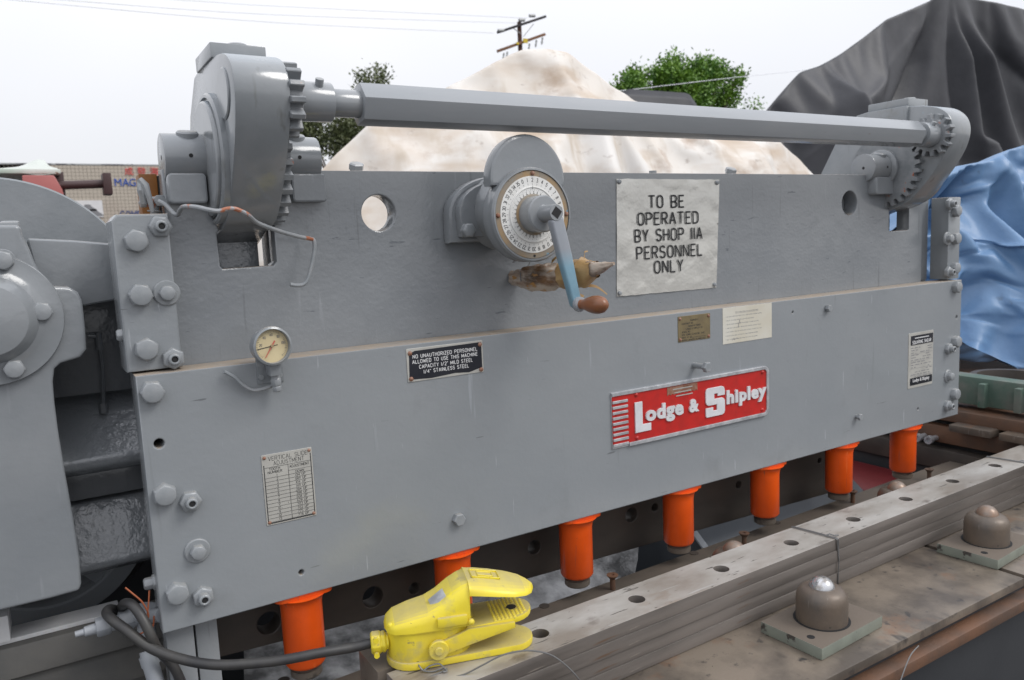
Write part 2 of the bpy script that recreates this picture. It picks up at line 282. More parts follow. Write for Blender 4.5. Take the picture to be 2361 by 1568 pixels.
def text(name, body, m, parent, x0, x1, z0, z1, y, depth=.001, bold=0, face=None, stretch=True):  # fills a box on a plane that faces -y
    cu = bpy.data.curves.new('t', 'FONT'); cu.body = body; cu.extrude = .02; cu.offset = bold; cu.resolution_u = 3; cu.space_character = 1+bold*2.4
    me = curve_mesh(cu)
    xs = [v.co.x for v in me.vertices]; ys = [v.co.y for v in me.vertices]; zs = [v.co.z for v in me.vertices]
    sx = (x1-x0)/(max(xs)-min(xs)); sy = (z1-z0)/(max(ys)-min(ys))
    if not stretch: sx = sy
    for v in me.vertices: v.co = ((v.co.x-min(xs))*sx, (v.co.y-min(ys))*sy, (v.co.z)/.02*depth/2)
    me.transform(face if face else XZ((x0, y, z0)))
    return link(name, me, m, parent)
def tag(o, label, cat, group=None, kind=None):
    if label: o['label'] = label
    if cat: o['category'] = cat
    if group: o['group'] = group
    if kind: o['kind'] = kind
    return o
def thing(name, label, cat, loc=(0, 0, 0), group=None):
    o = bpy.data.objects.new(name, None); COL.objects.link(o); o.location = loc; o.empty_display_size = .1
    bpy.context.view_layer.update
    return tag(o, label, cat, group)
def copy_part(o, parent, **kw):
    c = o.copy(); COL.objects.link(c); c.parent = parent
    for k, v in kw.items(): setattr(c, k, v)
    return c
def copy_tree(o, parent=None):
    c = o.copy(); COL.objects.link(c); c.parent = parent
    for ch in list(o.children): copy_tree(ch, c)
    return c
# single-stroke engraver's letters: polylines on a grid 0..w wide, 0..1 high
def arc(cx, cy, rx, ry, a0, a1, n=8): return [(cx+rx*math.cos(R(a0+(a1-a0)*k/n)), cy+ry*math.sin(R(a0+(a1-a0)*k/n))) for k in range(n+1)]
O_ = arc(.3, .7, .3, .3, 0, 180)+arc(.3, .3, .3, .3, 180, 360)+[(.6, .7)]
PB = [(0, .48), (.32, .48)]+arc(.32, .74, .26, .26, -90, 90)+[(0, 1)]
GL = {'A': (.64, [[(0, 0), (.32, 1), (.64, 0)], [(.1, .32), (.54, .32)]]), 'B': (.58, [[(0, 0), (0, 1)], PB, [(.32, .48)]+arc(.32, .24, .27, .24, 90, -90)+[(0, 0)]]),
 'C': (.58, [arc(.3, .7, .3, .3, 20, 180)+arc(.3, .3, .3, .3, 180, 340)]), 'D': (.6, [[(0, 0), (0, 1), (.28, 1)]+arc(.28, .68, .32, .32, 90, 0)+arc(.28, .32, .32, .32, 0, -90)+[(0, 0)]]),
 'E': (.52, [[(.52, 1), (0, 1), (0, 0), (.52, 0)], [(0, .52), (.44, .52)]]), 'F': (.52, [[(.52, 1), (0, 1), (0, 0)], [(0, .52), (.44, .52)]]),
 'G': (.6, [arc(.3, .7, .3, .3, 20, 180)+arc(.3, .3, .3, .3, 180, 360)+[(.6, .45), (.34, .45)]]), 'H': (.58, [[(0, 0), (0, 1)], [(.58, 0), (.58, 1)], [(0, .52), (.58, .52)]]),
 'I': (.04, [[(.02, 0), (.02, 1)]]), 'J': (.42, [[(.42, 1), (.42, .22)]+arc(.21, .22, .21, .22, 0, -180)]), 'K': (.56, [[(0, 0), (0, 1)], [(.56, 1), (0, .4)], [(.18, .58), (.56, 0)]]),
 'L': (.5, [[(0, 1), (0, 0), (.5, 0)]]), 'M': (.72, [[(0, 0), (0, 1), (.36, .2), (.72, 1), (.72, 0)]]), 'N': (.6, [[(0, 0), (0, 1), (.6, 0), (.6, 1)]]), 'O': (.6, [O_]),
 'P': (.58, [[(0, 0), (0, 1)], PB]), 'R': (.58, [[(0, 0), (0, 1)], PB, [(.28, .48), (.58, 0)]]), 'Q': (.6, [O_, [(.38, .2), (.62, -.04)]]),
 'S': (.56, [arc(.28, .75, .27, .25, 20, 250)+arc(.28, .26, .28, .26, 80, -160)]), 'T': (.6, [[(0, 1), (.6, 1)], [(.3, 1), (.3, 0)]]),
 'U': (.58, [[(0, 1), (0, .29)]+arc(.29, .29, .29, .29, 180, 360)+[(.58, 1)]]), 'V': (.62, [[(0, 1), (.31, 0), (.62, 1)]]), 'W': (.84, [[(0, 1), (.2, 0), (.42, .8), (.64, 0), (.84, 1)]]),
 'X': (.58, [[(0, 0), (.58, 1)], [(0, 1), (.58, 0)]]), 'Y': (.6, [[(0, 1), (.3, .48), (.6, 1)], [(.3, .48), (.3, 0)]]), 'Z': (.56, [[(0, 1), (.56, 1), (0, 0), (.56, 0)]]),
 '0': (.54, [arc(.27, .7, .27, .3, 0, 180)+arc(.27, .3, .27, .3, 180, 360)+[(.54, .7)]]), '1': (.04, [[(.02, 0), (.02, 1)]]), '2': (.54, [arc(.27, .72, .27, .28, 170, -30)+[(0, 0), (.54, 0)]]),
 '3': (.52, [arc(.24, .76, .25, .24, 150, -90), arc(.24, .26, .28, .26, 90, -150)]), '4': (.56, [[(.42, 0), (.42, 1), (0, .3), (.56, .3)]]), '5': (.52, [[(.48, 1), (.06, 1), (.02, .56)]+arc(.24, .31, .28, .31, 110, -150)]),
 '6': (.54, [arc(.27, .3, .27, .3, 0, 360), [(.02, .36), (.14, .72), (.38, 1)]]), '7': (.52, [[(0, 1), (.52, 1), (.16, 0)]]), '8': (.52, [arc(.26, .76, .23, .24, 0, 360), arc(.26, .26, .26, .26, 0, 360)]),
 '9': (.54, [arc(.27, .7, .27, .3, 0, 360), [(.52, .64), (.4, .28), (.16, 0)]]), '.': (.06, [[(.03, 0), (.03, .08)]]), '/': (.5, [[(0, -.05), (.5, 1.05)]]), '"': (.2, [[(.02, 1), (.02, .78)], [(.18, 1), (.18, .78)]]),
 ' ': (.36, []), ',': (.06, [[(.04, .06), (0, -.12)]]), '-': (.3, [[(0, .5), (.3, .5)]]), '&': (.6, [[(.6, 0), (.12, .72)]+arc(.3, .8, .17, .2, 200, -20)+[(.06, .38)]+arc(.26, .24, .25, .24, 160, 330)+[(.56, .44)]])}
def swidth(s, gap=.24): return sum(GL[c][0]+gap for c in s)-gap
def strokes(mb, s, fn, r, gap=.24, flat=None):
    x = 0
    for c in s:
        w, ls = GL[c]
        for l in ls:
            run = [l[0]]
            for i in range(1, len(l)):
                run.append(l[i])
                if i < len(l)-1:
                    d0 = Vector(l[i])-Vector(l[i-1]); d1 = Vector(l[i+1])-Vector(l[i])
                    if d0.length > 1e-6 and d1.length > 1e-6 and d0.angle(d1) > .8: mb.tube([fn(x+a, b) for a, b in run], r, 6, flat); run = [l[i]]
            mb.tube([fn(x+a, b) for a, b in run], r, 6, flat)
        x += w+gap
YV = Vector((0, 1, 0))
def sline(mb, s, x0, x1, z0, z1, y, r, gap=.24, shear=0):
    w = swidth(s, gap); sx = (x1-x0)/w
    strokes(mb, s, lambda a, b: Vector((x0+a*sx, y, z0+b*(z1-z0)+shear*(a*sx))), r, gap, YV)
def px(x0, y0, sc, a, b): return ((x0+a/sc)/1.7348, (y0+b/sc)/1.7348)
def fold(x, y, seeds, amp, freq, warp=.35):                   # creased cloth: sum of sharp directional folds
    h = 0
    for s in seeds:
        a = s*2.399; k = freq*(1+.5*math.sin(s*7.1))
        w = noise.noise((x*freq*.5+s*3.1, y*freq*.5-s*1.7, s))
        t = (math.cos(a)*x+math.sin(a)*y)*k+w*warp*4+s*.37
        h += (1-abs(2*(t-math.floor(t))-1)*1.0)**2*(.4+.6*noise.noise((x*freq*.4-s, y*freq*.4+s*2, 5+s)))
    return h*amp/len(seeds)
def ao(v): return v
exec_parts = []

# ================================================================== THE SETTING
g = MB(); g.face([g.b.verts.new(c) for c in ((-300, -60, 0), (400, -60, 0), (400, 500, 0), (-300, 500, 0))])
tag(g.build('ground', 'asphalt'), None, None, kind='structure')

# --- block building with sign letters, far left
B = thing('block_building', 'low beige block building with coloured sign letters across the yard', 'building', (0, 50, 0))
bl = lambda u, v: at(u, v, 'y', 50)
zt = bl(180, 381)[2]; S = .2; XL, XR = -26.0, 15.0
b = MB(); b.box(XL, XR, .03, 12, 0, zt); b.build('wall', 'mortar', B)
b = MB(); b.box(XL, XR, -.02, .3, zt+.004, zt+.09); b.build('coping', 'coping', B, .01)
cells = []; rest = MB(); n = 0
vis = []
for j in range(int(zt/S)):
    for i in range(int((XR-XL)/S)):
        x = XL+i*S; z = zt-(j+1)*S
        inview = 0.8 < x < 7.2 and z > 4.9
        vis.append((0 if inview else 1, j, i, x, z))
vis.sort()
bm0 = MB(); bm0.box(.008, S-.008, 0, .028, .008, S-.008)
proto = bm0.build('block', 'block', B)
for k, (f_, j, i, x, z) in enumerate(vis):
    if k == 0: proto.location = (x, 0, z)
    elif k < 300 and f_ == 0: copy_part(proto, B, location=(x, 0, z))
    elif -1.5 < x < 12 and z > 2.5: rest.box(x+.008, x+S-.008, 0, .028, z+.008, z+S-.008)
    elif i % 12 == 0: rest.box(x+.008, min(x+12*S, XR)-.008, 0, .028, z+.008, z+S-.008)
tag(rest.build('block_courses', 'block', B), None, None, kind='stuff')
def wtext(nm, s, m, u0, u1, v0, v1, bold=.02):
    a = bl(u0, v1); c = bl(u1, v0)
    return text(nm, s, m, B, a[0], c[0], a[2], c[2], -.03, .04, bold)
for ch, u0 in (('成', 288), ('發', 317), ('海', 346)): wtext('sign_letter', ch, 'signred', u0, u0+18, 386, 404, 0)
for k, ch in enumerate('MAGNA'): wtext('sign_letter', ch, 'signblue', (265, 283, 299, 317, 334)[k], (279, 297, 312, 330, 348)[k], 412, 429, 0)
for k, ch in enumerate('COMPANY'): wtext('sign_letter', ch, 'signnavy', 277+13.5*k, 287+13.5*k, 486, 503, 0)
a, c = bl(166, 502), bl(235, 462)
pb = MB(); pb.box(a[0], c[0], -.06, -.02, a[2], c[2]); po = pb.build('poster', 'poster', B)
po['label'] = 'white poster with sketched cars'
pm = MB()
for dx, dz, w in ((.30, .55, .5), (.45, .25, .55)):
    ox = a[0]+dx*(c[0]-a[0]); oz = a[2]+dz*(c[2]-a[2]); w *= (c[0]-a[0])
    pm.prism([(ox+w*p, oz+w*q_) for p, q_ in ((0, .05), (.18, .1), (.3, .26), (.62, .24), (.72, .08), (.95, -.08), (1, -.2), (.6, -.22), (.3, -.12), (0, -.08))], 'xz', -.064, -.061)
pm.build('car_print', 'greyink', po)
# note: the building's own frame sits at y = 50, so its parts are built at local y near 0

# --- trees
def tree(name, label, base, blobs, leaf, n, ls, mtl, trunk_r, kind):
    T = thing(name, label, 'tree', base)
    tk = MB(); top = blobs[0][0]
    tk.tube(smooth_pts([(0, 0, 0), (.1, 0, top[2]*.5), tuple(Vector(top)*.92+Vector((0, 0, -.2)))], 4), [trunk_r*(1-.05*i) for i in range(9)], 8)
    for bc, br in blobs[1:]:
        tk.tube(smooth_pts([(0.05, 0, top[2]*.45), tuple((Vector(bc)+Vector((0, 0, top[2]*.4)))*.5), bc], 4), [trunk_r*.5*(1-.07*i) for i in range(9)], 6)
    tk.build('trunk', 'bark', T)
    rnd = random.Random(hash(name) % 1000 if False else len(label)); vs = []; fs = []
    tot = sum(r**2 for _, r in blobs)
    for bc, br in blobs:
        for _ in range(int(n*br*br/tot/7)):
            d = Vector((rnd.gauss(0, 1), rnd.gauss(0, 1), rnd.gauss(0, 1))).normalized()
            c = Vector(bc)+d*br*(.35+.65*rnd.random()**.5)*(1+.28*noise.noise(d*2.3+Vector(bc)))
            if noise.noise(c*1.7) < -.28: continue
            ax_ = (d+Vector((0, 0, .5))+Vector((rnd.gauss(0, .4),)*3)).normalized()
            for _k in range(7):
                o = c+Vector((rnd.gauss(0, 1), rnd.gauss(0, 1), rnd.gauss(0, 1)))*ls*1.3
                t = (ax_+Vector((rnd.gauss(0, .7), rnd.gauss(0, .7), rnd.gauss(0, .7)))).normalized()
                s = t.orthogonal().normalized(); s = Matrix.Rotation(rnd.random()*6.28, 3, t) @ s
                L = ls*rnd.uniform(.7, 1.3); w = L*.28; i0 = len(vs)
                vs += [o, o+t*L*.5+s*w, o+t*L, o+t*L*.5-s*w]; fs.append((i0, i0+1, i0+2, i0+3))
    me = bpy.data.meshes.new('crown'); me.from_pydata(vs, [], fs); o = link('crown', me, mtl, T); tag(o, None, None, kind='stuff'); return T
ty = 16
tb = at(1575, 230, 'y', ty)
P = lambda u, v, dy=0: tuple(at(u, v, 'y', ty)-Vector((tb[0], ty, 0))+Vector((0, dy, 0)))
tree('leafy_tree', 'bushy bright green tree beyond the white canvas heap', (tb[0], ty, 0),
     [(P(1570, 245), 0.80), (P(1470, 222, .3), 0.42), (P(1540, 195, -.2), 0.46), (P(1625, 190), 0.46), (P(1685, 235, .2), 0.38), (P(1590, 175, .5), 0.30), (P(1492, 178, .4), 0.22), (P(1712, 256), 0.22), (P(1668, 168, .2), 0.22), (P(1552, 150), 0.17), (P(1520, 170), 0.18), (P(1582, 152), 0.13), (P(1615, 155), 0.17), (P(1640, 160, .2), 0.13), (P(1695, 182), 0.18), (P(1455, 200), 0.25), (P(1556, 138), 0.08), (P(1740, 250), 0.08)],
     'leaf', 36000, .105, 'leaf', .14, 0)
ty = 24; tb = at(800, 300, 'y', ty)
tree('gum_tree', 'thin olive green gum tree behind the left gear housing', (tb[0], ty, 0),
     [(P(790, 300), .45), (P(850, 192), .34), (P(872, 178), .27), (P(715, 315), .55), (P(812, 308), .42), (P(700, 285), .45), (P(772, 345), .22), (P(735, 345), .25), (P(840, 290), .25), (P(780, 322), .3)],
     'gum', 9000, .12, 'gum', .10, 1)

# --- utility pole and overhead wires
py = 40
pp = lambda u, v: at(u, v, 'y', py)
p0 = pp(1197, 51); PO = thing('utility_pole', 'brown wooden utility pole with two crossarms above the white canvas heap', 'utility pole', (p0[0], py, 0))
lp = lambda u, v, dy=0: pp(u, v)-Vector((p0[0], py, 0))+Vector((0, dy, 0))
b = MB(); tp = lp(1197, 51); b.cyl((0, 0, 0), (tp[0], 0, tp[2]), .21, 14, .13); b.build('pole', 'polewood', PO)
def arm(u0, v0, u1, v1, m, r):
    a, c = lp(u0, v0, -.2), lp(u1, v1, -.2); d = (c-a); b = MB(); L = d.length
    mt = Matrix.Translation((a+c)/2) @ d.to_track_quat('X', 'Z').to_matrix().to_4x4()
    b.box(-L/2, L/2, -r, r, -r, r, mt); b.build('crossarm', m, PO, .01); return a, c
arm(1143, 77, 1254, 40, 'armdark', .07); arm(1143, 120, 1252, 81, 'armwood', .08)
for u, v in ((1150, 74), (1198, 50), (1222, 40)):
    a = lp(u, v-2, -.2); b = MB(); b.lathe(a-Vector((.2, 0, .03)), a+Vector((.25, 0, 0.02)), [(.05, 0), (.1, .03), (.1, .42), (.06, .45)], 10); b.build('insulator', 'ceramic', PO)
for u, v in ((1158, 124), (1166, 121), (1217, 102), (1233, 94), (1247, 88)):
    a = lp(u, v, -.2); b = MB(); b.lathe(a, a+Vector((-.1, 0, -.45)), [(.04, 0), (.07, .1), (.04, .2), (.07, .3), (.03, .45)], 8); b.build('cutout', 'ceramic', PO)
for (u, v), (uu, vv) in (((1179, 67), (1196, 80)), ((1226, 57), (1203, 86))):
    b = MB(); b.tube([lp(u, v, -.22), lp(uu, vv, -.22)], .025, 6); b.build('brace', 'ceramic', PO)
for u, v, s in ((1205, 97, .13), (1187, 103, .07)):
    a = lp(u, v, -.32); b = MB(); b.box(a[0]-s*1.2, a[0]+s*1.2, a[1]-.02, a[1]+.02, a[2]-s, a[2]+s); b.build('tag_plate', 'tagyellow', PO)
def wire(label, pts, r, y0, cat='cable'):
    b = MB(); b.tube(smooth_pts([at(u, v, 'y', y) for u, v, y in pts], 6), r, 5)
    return tag(b.build('overhead_wire', 'cable'), label, cat, 'overhead wires')
wire('lowest of the three thin wires running left from the pole', [(1138, 76, 40), (634, 52, 38), (33, 0, 36), (-500, -55, 34)], .014, 40)
wire('middle of the three thin wires running left from the pole', [(1190, 53, 40), (634, 34, 38), (145, 0, 36), (-400, -45, 34)], .014, 40)
wire('topmost of the three thin wires running left from the pole', [(1215, 42, 40), (634, 14, 38), (413, 0, 37), (-300, -35, 34)], .014, 40)
wire('single wire crossing in front of the leafy tree', [(1300, 222, 14), (1425, 210, 14), (1700, 178, 14), (1850, 162, 14), (2300, 110, 14)], .008, 14)

# --- canvas and tarpaulin covered heaps: a ridge with cloth falling to front and back
def soften(b, n, rows=0, ridge=0):
    b.verts.ensure_lookup_table(); vs = [v for v in b.verts if not v.is_boundary and not (rows and v.index % rows == ridge)]
    for _ in range(n): bmesh.ops.smooth_vert(b, verts=vs, factor=.5, use_axis_x=True, use_axis_y=True, use_axis_z=True)
def drape(o, pins, slack, frames, sub=0, grav=1.0, bend=2.0, tens=15, quality=5):   # let real cloth hang: pinned rows stay, the slack buckles into folds
    g_ = o.vertex_groups.new(name='pin'); g_.add(pins, 1.0, 'REPLACE')
    m = o.modifiers.new('cloth', 'CLOTH'); st = m.settings; st.quality = quality; st.vertex_group_mass = 'pin'; st.pin_stiffness = 1
    st.tension_stiffness = tens; st.compression_stiffness = tens; st.shear_stiffness = tens*.5; st.bending_stiffness = bend; st.mass = .25; st.air_damping = 2
    st.tension_damping = 8; st.compression_damping = 8; st.shear_damping = 8; st.bending_damping = .6
    st.shrink_min = -slack; st.effector_weights.gravity = grav; m.collision_settings.use_collision = False; m.collision_settings.use_self_collision = False
    m.point_cache.frame_start = 1; m.point_cache.frame_end = frames
    for f in range(1, frames+1): SC.frame_set(f)
    dg = bpy.context.evaluated_depsgraph_get(); me = bpy.data.meshes.new_from_object(o.evaluated_get(dg)); o.modifiers.clear(); o.vertex_groups.clear()
    nm = o.data.name; old = o.data; o.data = me; bpy.data.meshes.remove(old); me.name = nm
    bm_ = bmesh.new(); bm_.from_mesh(me); ps = set(pins); bmesh.ops.smooth_vert(bm_, verts=[v for v in bm_.verts if not v.is_boundary and v.index not in ps], factor=.3, use_axis_x=True, use_axis_y=True, use_axis_z=True); bm_.to_mesh(me); bm_.free()
    if sub:
        sm = o.modifiers.new('smooth', 'SUBSURF'); sm.levels = sub; sm.render_levels = sub
    me.polygons.foreach_set('use_smooth', [True]*len(me.polygons)); SC.frame_set(1)
def heap(name, label, mtl, sil, y0, front, back, foot_z, nu, ntf, ntb, disp, group='tarpaulin covered heaps', bow=1.0, parent=None, slack=0, extra=(), bend=2.0, frames=40):
    pts = [at(u, v, 'y', y0) for u, v in sil]; xs = [p[0] for p in pts]
    def H(x):
        for a, c in zip(pts, pts[1:]):
            if x <= c[0]: t = max(0, min(1, (x-a[0])/(c[0]-a[0]))); return a[2]+(c[2]-a[2])*t
        return pts[-1][2]
    vs = []; fs = []; rows = ntf+ntb+1
    for i in range(nu+1):
        x = xs[0]+(xs[-1]-xs[0])*i/nu; h = H(x)
        for j in range(-ntb, ntf+1):
            t = abs(j)/(ntf if j > 0 else max(ntb, 1)); dep = front if j > 0 else back
            fz = min(foot_z, h-.02)
            z = h-(h-fz)*t**(1/bow); y = y0-(1 if j > 0 else -1)*dep*t
            px_, py_, pz_ = disp(x, y, z, t if j > 0 else -t, h)
            vs.append((px_, py_, pz_))
    for i in range(nu):
        for j in range(rows-1):
            a = i*rows+j; fs.append((a, a+rows, a+rows+1, a+1))
    me = bpy.data.meshes.new(name); me.from_pydata(vs, [], fs); bmx = bmesh.new(); bmx.from_mesh(me); soften(bmx, 1 if name == 'tarpaulin_tent' else 2, rows, ntb); bmesh.ops.recalc_face_normals(bmx, faces=bmx.faces); bmx.to_mesh(me); bmx.free()
    o = link(name, me, mtl, parent, 180)
    if slack:
        pins = [i*rows+j for i in range(nu+1) for j in range(rows) if j <= ntb or j == rows-1 or i in (0, nu)]
        for u, v in extra:
            x = at(u, v, 'y', y0).x; i = round((x-xs[0])/(xs[-1]-xs[0])*nu); z = at(u, v, 'y', y0-.3).z
            c = min(range(ntb, rows), key=lambda j: abs(vs[i*rows+j][2]-z)); pins += [i*rows+c]
        drape(o, pins, slack, frames, 1, bend=bend)
    if label: tag(o, label, 'tarpaulin', group)
    return o
def facet(x, z, ang, sx, sz, seed):        # flat panels meeting in creases: linear interpolation over a skewed triangle lattice
    c, s_ = math.cos(ang), math.sin(ang); u, v = (c*x+s_*z)*sx+seed*3.7, (c*z-s_*x)*sz-seed*1.9
    n1 = noise.noise(Vector((u*.6, v*.6, seed))); n2 = noise.noise(Vector((u*.6+9, v*.6, seed+4))); u += .55*n1; v += .55*n2
    k = (u+v)*.366; i, j = math.floor(u+k), math.floor(v+k); fu, fv = u+k-i, v+k-j
    def h(a, b):
        q_ = math.sin(a*127.1+b*311.7+seed*74.7)*43758.5453; return (q_-math.floor(q_))*2-1
    if fu > fv: return h(i, j)*(1-fu)+h(i+1, j)*(fu-fv)+h(i+1, j+1)*fv
    return h(i, j)*(1-fv)+h(i, j+1)*(fv-fu)+h(i+1, j+1)*fu
def polar(x, z, cx, cz):
    dx, dz = x-cx, cz-z; return math.atan2(dx, max(dz, -.15)), math.hypot(dx, dz)
def d_white(x, y, z, t, h):
    ed = min(1, abs(t)*5); a, r = polar(x, z, 4.55, 3.75)
    f = .26*facet(a, r, 0, 3.6, .35, 3)*min(1, r/.6)+.13*facet(a, r, .1, 8, .6, 9)*min(1, r)+.14*facet(x, z, -.5, 1.0, .6, 5)
    return x, y-f*min(1, abs(t)*3), z+f*.06*ed
heap('canvas_heap', 'large stained white canvas draped to a peak behind the shear', 'whitetarp',
     [(540, 640), (600, 530), (690, 425), (743, 384), (763, 358), (845, 281), (930, 245), (1020, 199), (1110, 150), (1180, 112), (1204, 105), (1265, 107), (1302, 112), (1320, 122), (1358, 151), (1410, 190), (1461, 225), (1560, 250), (1680, 280), (1794, 317), (1830, 352), (1876, 399), (1990, 560)],
     5, 2.2, 2.0, .3, 130, 64, 8, d_white, bow=1.0, slack=.03, extra=[(1250, 200), (1050, 300), (1420, 290), (1600, 330), (1180, 340), (900, 345), (1500, 300), (1330, 260), (1700, 350)], bend=3)
def d_smallblack(x, y, z, t, h):
    f = .12*math.sin(x*5+z*1.0)*abs(t)+fold(x, z, (1, 2, 3), .12, .9); return x, y-f*min(1, abs(t)*5), z
heap('tarpaulin_heap', 'small dark tarpaulin heap just behind the right slope of white canvas', 'blacktarp',
     [(1380, 330), (1425, 215), (1450, 205), (1480, 207), (1580, 214), (1590, 218), (1606, 240), (1630, 330)], 9, 1.2, 1.2, .3, 60, 30, 8, d_smallblack)
BK = (6.8+1.6)/4.1
def d_black(x, y, z, t, h):
    ed = min(1, abs(t)*5); f = 0; xx, z0 = x/BK, 1.8+(z-1.8)/BK
    a, r = polar(xx, z0, 7.22, 3.86); f += .24*facet(a, r, 0, 2.6, .2, 4)*min(1, r/.6)
    a, r = polar(xx, z0, 5.47, 3.10); f += .20*math.exp(-(a/.15)**2)*math.exp(-r*.4)*min(1, r/.2)+.12*math.exp(-r*.5-(a/.7)**2)*facet(a, r, 0, 5, .2, 7)*min(1, r/.9)
    f -= .30*math.exp(-((xx-6.35)/.6)**2)*min(1, abs(t)*2)
    f += .08*facet(xx, z0, .8, .9, .5, 11)
    return x, y-f*ed*BK, z
heap('tarpaulin_tent', 'tall charcoal tarpaulin rising to a peak behind the right gear housing', 'blacktarp',
     [(1745, 560), (1755, 330), (1769, 251), (1800, 212), (1842, 163), (1865, 155), (1890, 147), (1933, 123), (1990, 82), (2045, 39), (2100, 16), (2150, -6), (2182, -44), (2215, -14), (2290, -2), (2361, 15), (2460, 45)],
     6.8, 1.0, 5.0, 1.0, 150, 90, 8, d_black, bow=1.0, slack=.016, extra=[(2035, 235), (2240, 330), (1900, 220)], bend=6)
def d_blue(x, y, z, t, h):
    e = min(1, abs(t)*7)*(min(1, (1-t)*3.5+.12) if t > 0 else 1)
    f = .46*facet(x, z, .65, 1.9, .8, 3)+.38*facet(x, z, -.5, 3.3, 1.2, 6)+.16*facet(x, z, .9, 6, 2.2, 9)
    g_ = .08*facet(x, z, .2, 3, 3, 17)
    return x+g_*e, y-f*e, z+g_*.6*e
def blue_foot(): pass
# the blue cover hangs lower towards the right: its foot follows a slanting hem
def heap_blue():
    y0 = .75; sil = [(2065, 520), (2100, 470), (2135, 425), (2165, 405), (2200, 393), (2240, 377), (2285, 366), (2310, 352), (2335, 340), (2361, 330), (2440, 345), (2560, 420)]
    pts = [at(u, v, 'y', y0) for u, v in sil]
    hem = [at(u, v, 'y', y0-.35) for u, v in ((2080, 740), (2217, 770), (2290, 812), (2361, 852), (2560, 965))]
    def I(P, x):
        for a, c in zip(P, P[1:]):
            if x <= c[0]: t = max(0, min(1, (x-a[0])/(c[0]-a[0]))); return a[2]+(c[2]-a[2])*t
        return P[-1][2]
    vs = []; fs = []; nu, nf, nb = 100, 84, 6; rows = nf+nb+1
    for i in range(nu+1):
        x = pts[0][0]+(pts[-1][0]-pts[0][0])*i/nu; h = I(pts, x); zf = I(hem, x)
        for j in range(-nb, nf+1):
            t = j/nf if j > 0 else j/nb
            z = h-(h-zf)*abs(t) if j > 0 else h-.8*t*t; y = y0-.35*t if j > 0 else y0-t*.9
            vs.append(d_blue(x, y, z, t, h))
    for i in range(nu):
        for j in range(rows-1):
            a = i*rows+j; fs.append((a, a+rows, a+rows+1, a+1))
    me = bpy.data.meshes.new('tarpaulin_cover'); me.from_pydata(vs, [], fs)
    bmx = bmesh.new(); bmx.from_mesh(me); soften(bmx, 1, rows, nb); bmesh.ops.recalc_face_normals(bmx, faces=bmx.faces); bmx.to_mesh(me); bmx.free()
    o = link('tarpaulin_cover', me, 'bluetarp', None, 180)
    rnd = random.Random(5); pins = [i*rows+j for i in range(nu+1) for j in range(rows) if j <= nb or j == rows-1 or i in (0, nu)]
    for _ in range(40):
        ci, cj = rnd.randrange(4, nu-4), rnd.randrange(nb+6, rows-4); pins += [a*rows+c for a in range(ci-1, ci+2) for c in range(cj-1, cj+2)]
    drape(o, pins, .18, 50, 1, bend=1.0)
    return tag(o, 'crumpled bright blue tarpaulin thrown over the neighbouring machine', 'tarpaulin', 'tarpaulin covered heaps')
heap_blue()

# --- rusty old machine with a chipped mint canopy, far left
OM = thing('old_machine', 'derelict machine with chipped mint canopy, red box and dark bar at far left', 'machine', (0, 7, 0))
q7 = lambda u, v, y=7: at(u, v, 'y', y)-Vector((0, 7, 0))
def canopy():
    sil = [(-60, 396), (0, 392), (40, 387), (66, 378), (84, 372), (102, 373), (112, 386), (128, 393), (134, 403)]
    pts = [q7(u, v) for u, v in sil]; bt = q7(60, 412)[2]; vs = []; fs = []
    nx, ny = 60, 14
    for i in range(nx+1):
        x = pts[0][0]+(pts[-1][0]-pts[0][0])*i/nx
        for a, c in zip(pts, pts[1:]):
            if x <= c[0]+1e-6: h = a[2]+(c[2]-a[2])*(x-a[0])/(c[0]-a[0]); break
        for j in range(ny+1):
            t = j/ny*2-1; z = bt+(h-bt)*(1-abs(t)**2.2)+.03*noise.noise(Vector((x*3, t*2, 0))); vs.append((x, t*.6, z))
    for i in range(nx):
        for j in range(ny): a = i*(ny+1)+j; fs.append((a, a+ny+1, a+ny+2, a+1))
    me = bpy.data.meshes.new('canopy'); me.from_pydata(vs, [], fs); return link('canopy', me, 'mint', OM)
canopy()
a = q7(-60, 412); c = q7(134, 402)
b = MB(); b.box(a[0], c[0], -.6, .6, c[2]-.05, c[2]-.01); b.build('canopy_rim', 'mint', OM, .01)
for u in (-40, 78, 128):
    t_ = q7(u, 412); b = MB(); b.box(t_[0]-.05, t_[0]+.05, -.45, -.35, .8, t_[2]+.02); b.build('post', 'maroon' if u > 100 else 'mint', OM, .01)
a, c = q7(-60, 412), q7(70, 440); b = MB(); b.box(a[0], c[0], .1, .3, .8, a[2]); b.build('back_panel', 'darkwall', OM)
a, c = q7(60, 490), q7(128, 421)
b = MB(); b.prism([(a[0], a[2]), (c[0]+.04, a[2]), (c[0]+.02, c[2]-.12), (c[0]-.03, c[2]), (a[0], c[2])], 'xz', -.75, -.2); b.build('box', 'pink', OM, .015)
a, c = q7(134, 438), q7(232, 434)
b = MB(); b.cyl((a[0]-.05, -.5, a[2]), (c[0], -.5, c[2]), .038, 16); br_ = b.build('bar', 'maroon', OM)
b = MB(); b.box(c[0]-.02, c[0]+.05, -.6, -.4, c[2]-.1, c[2]+.09); b.build('end_flange', 'maroon', br_, .008)
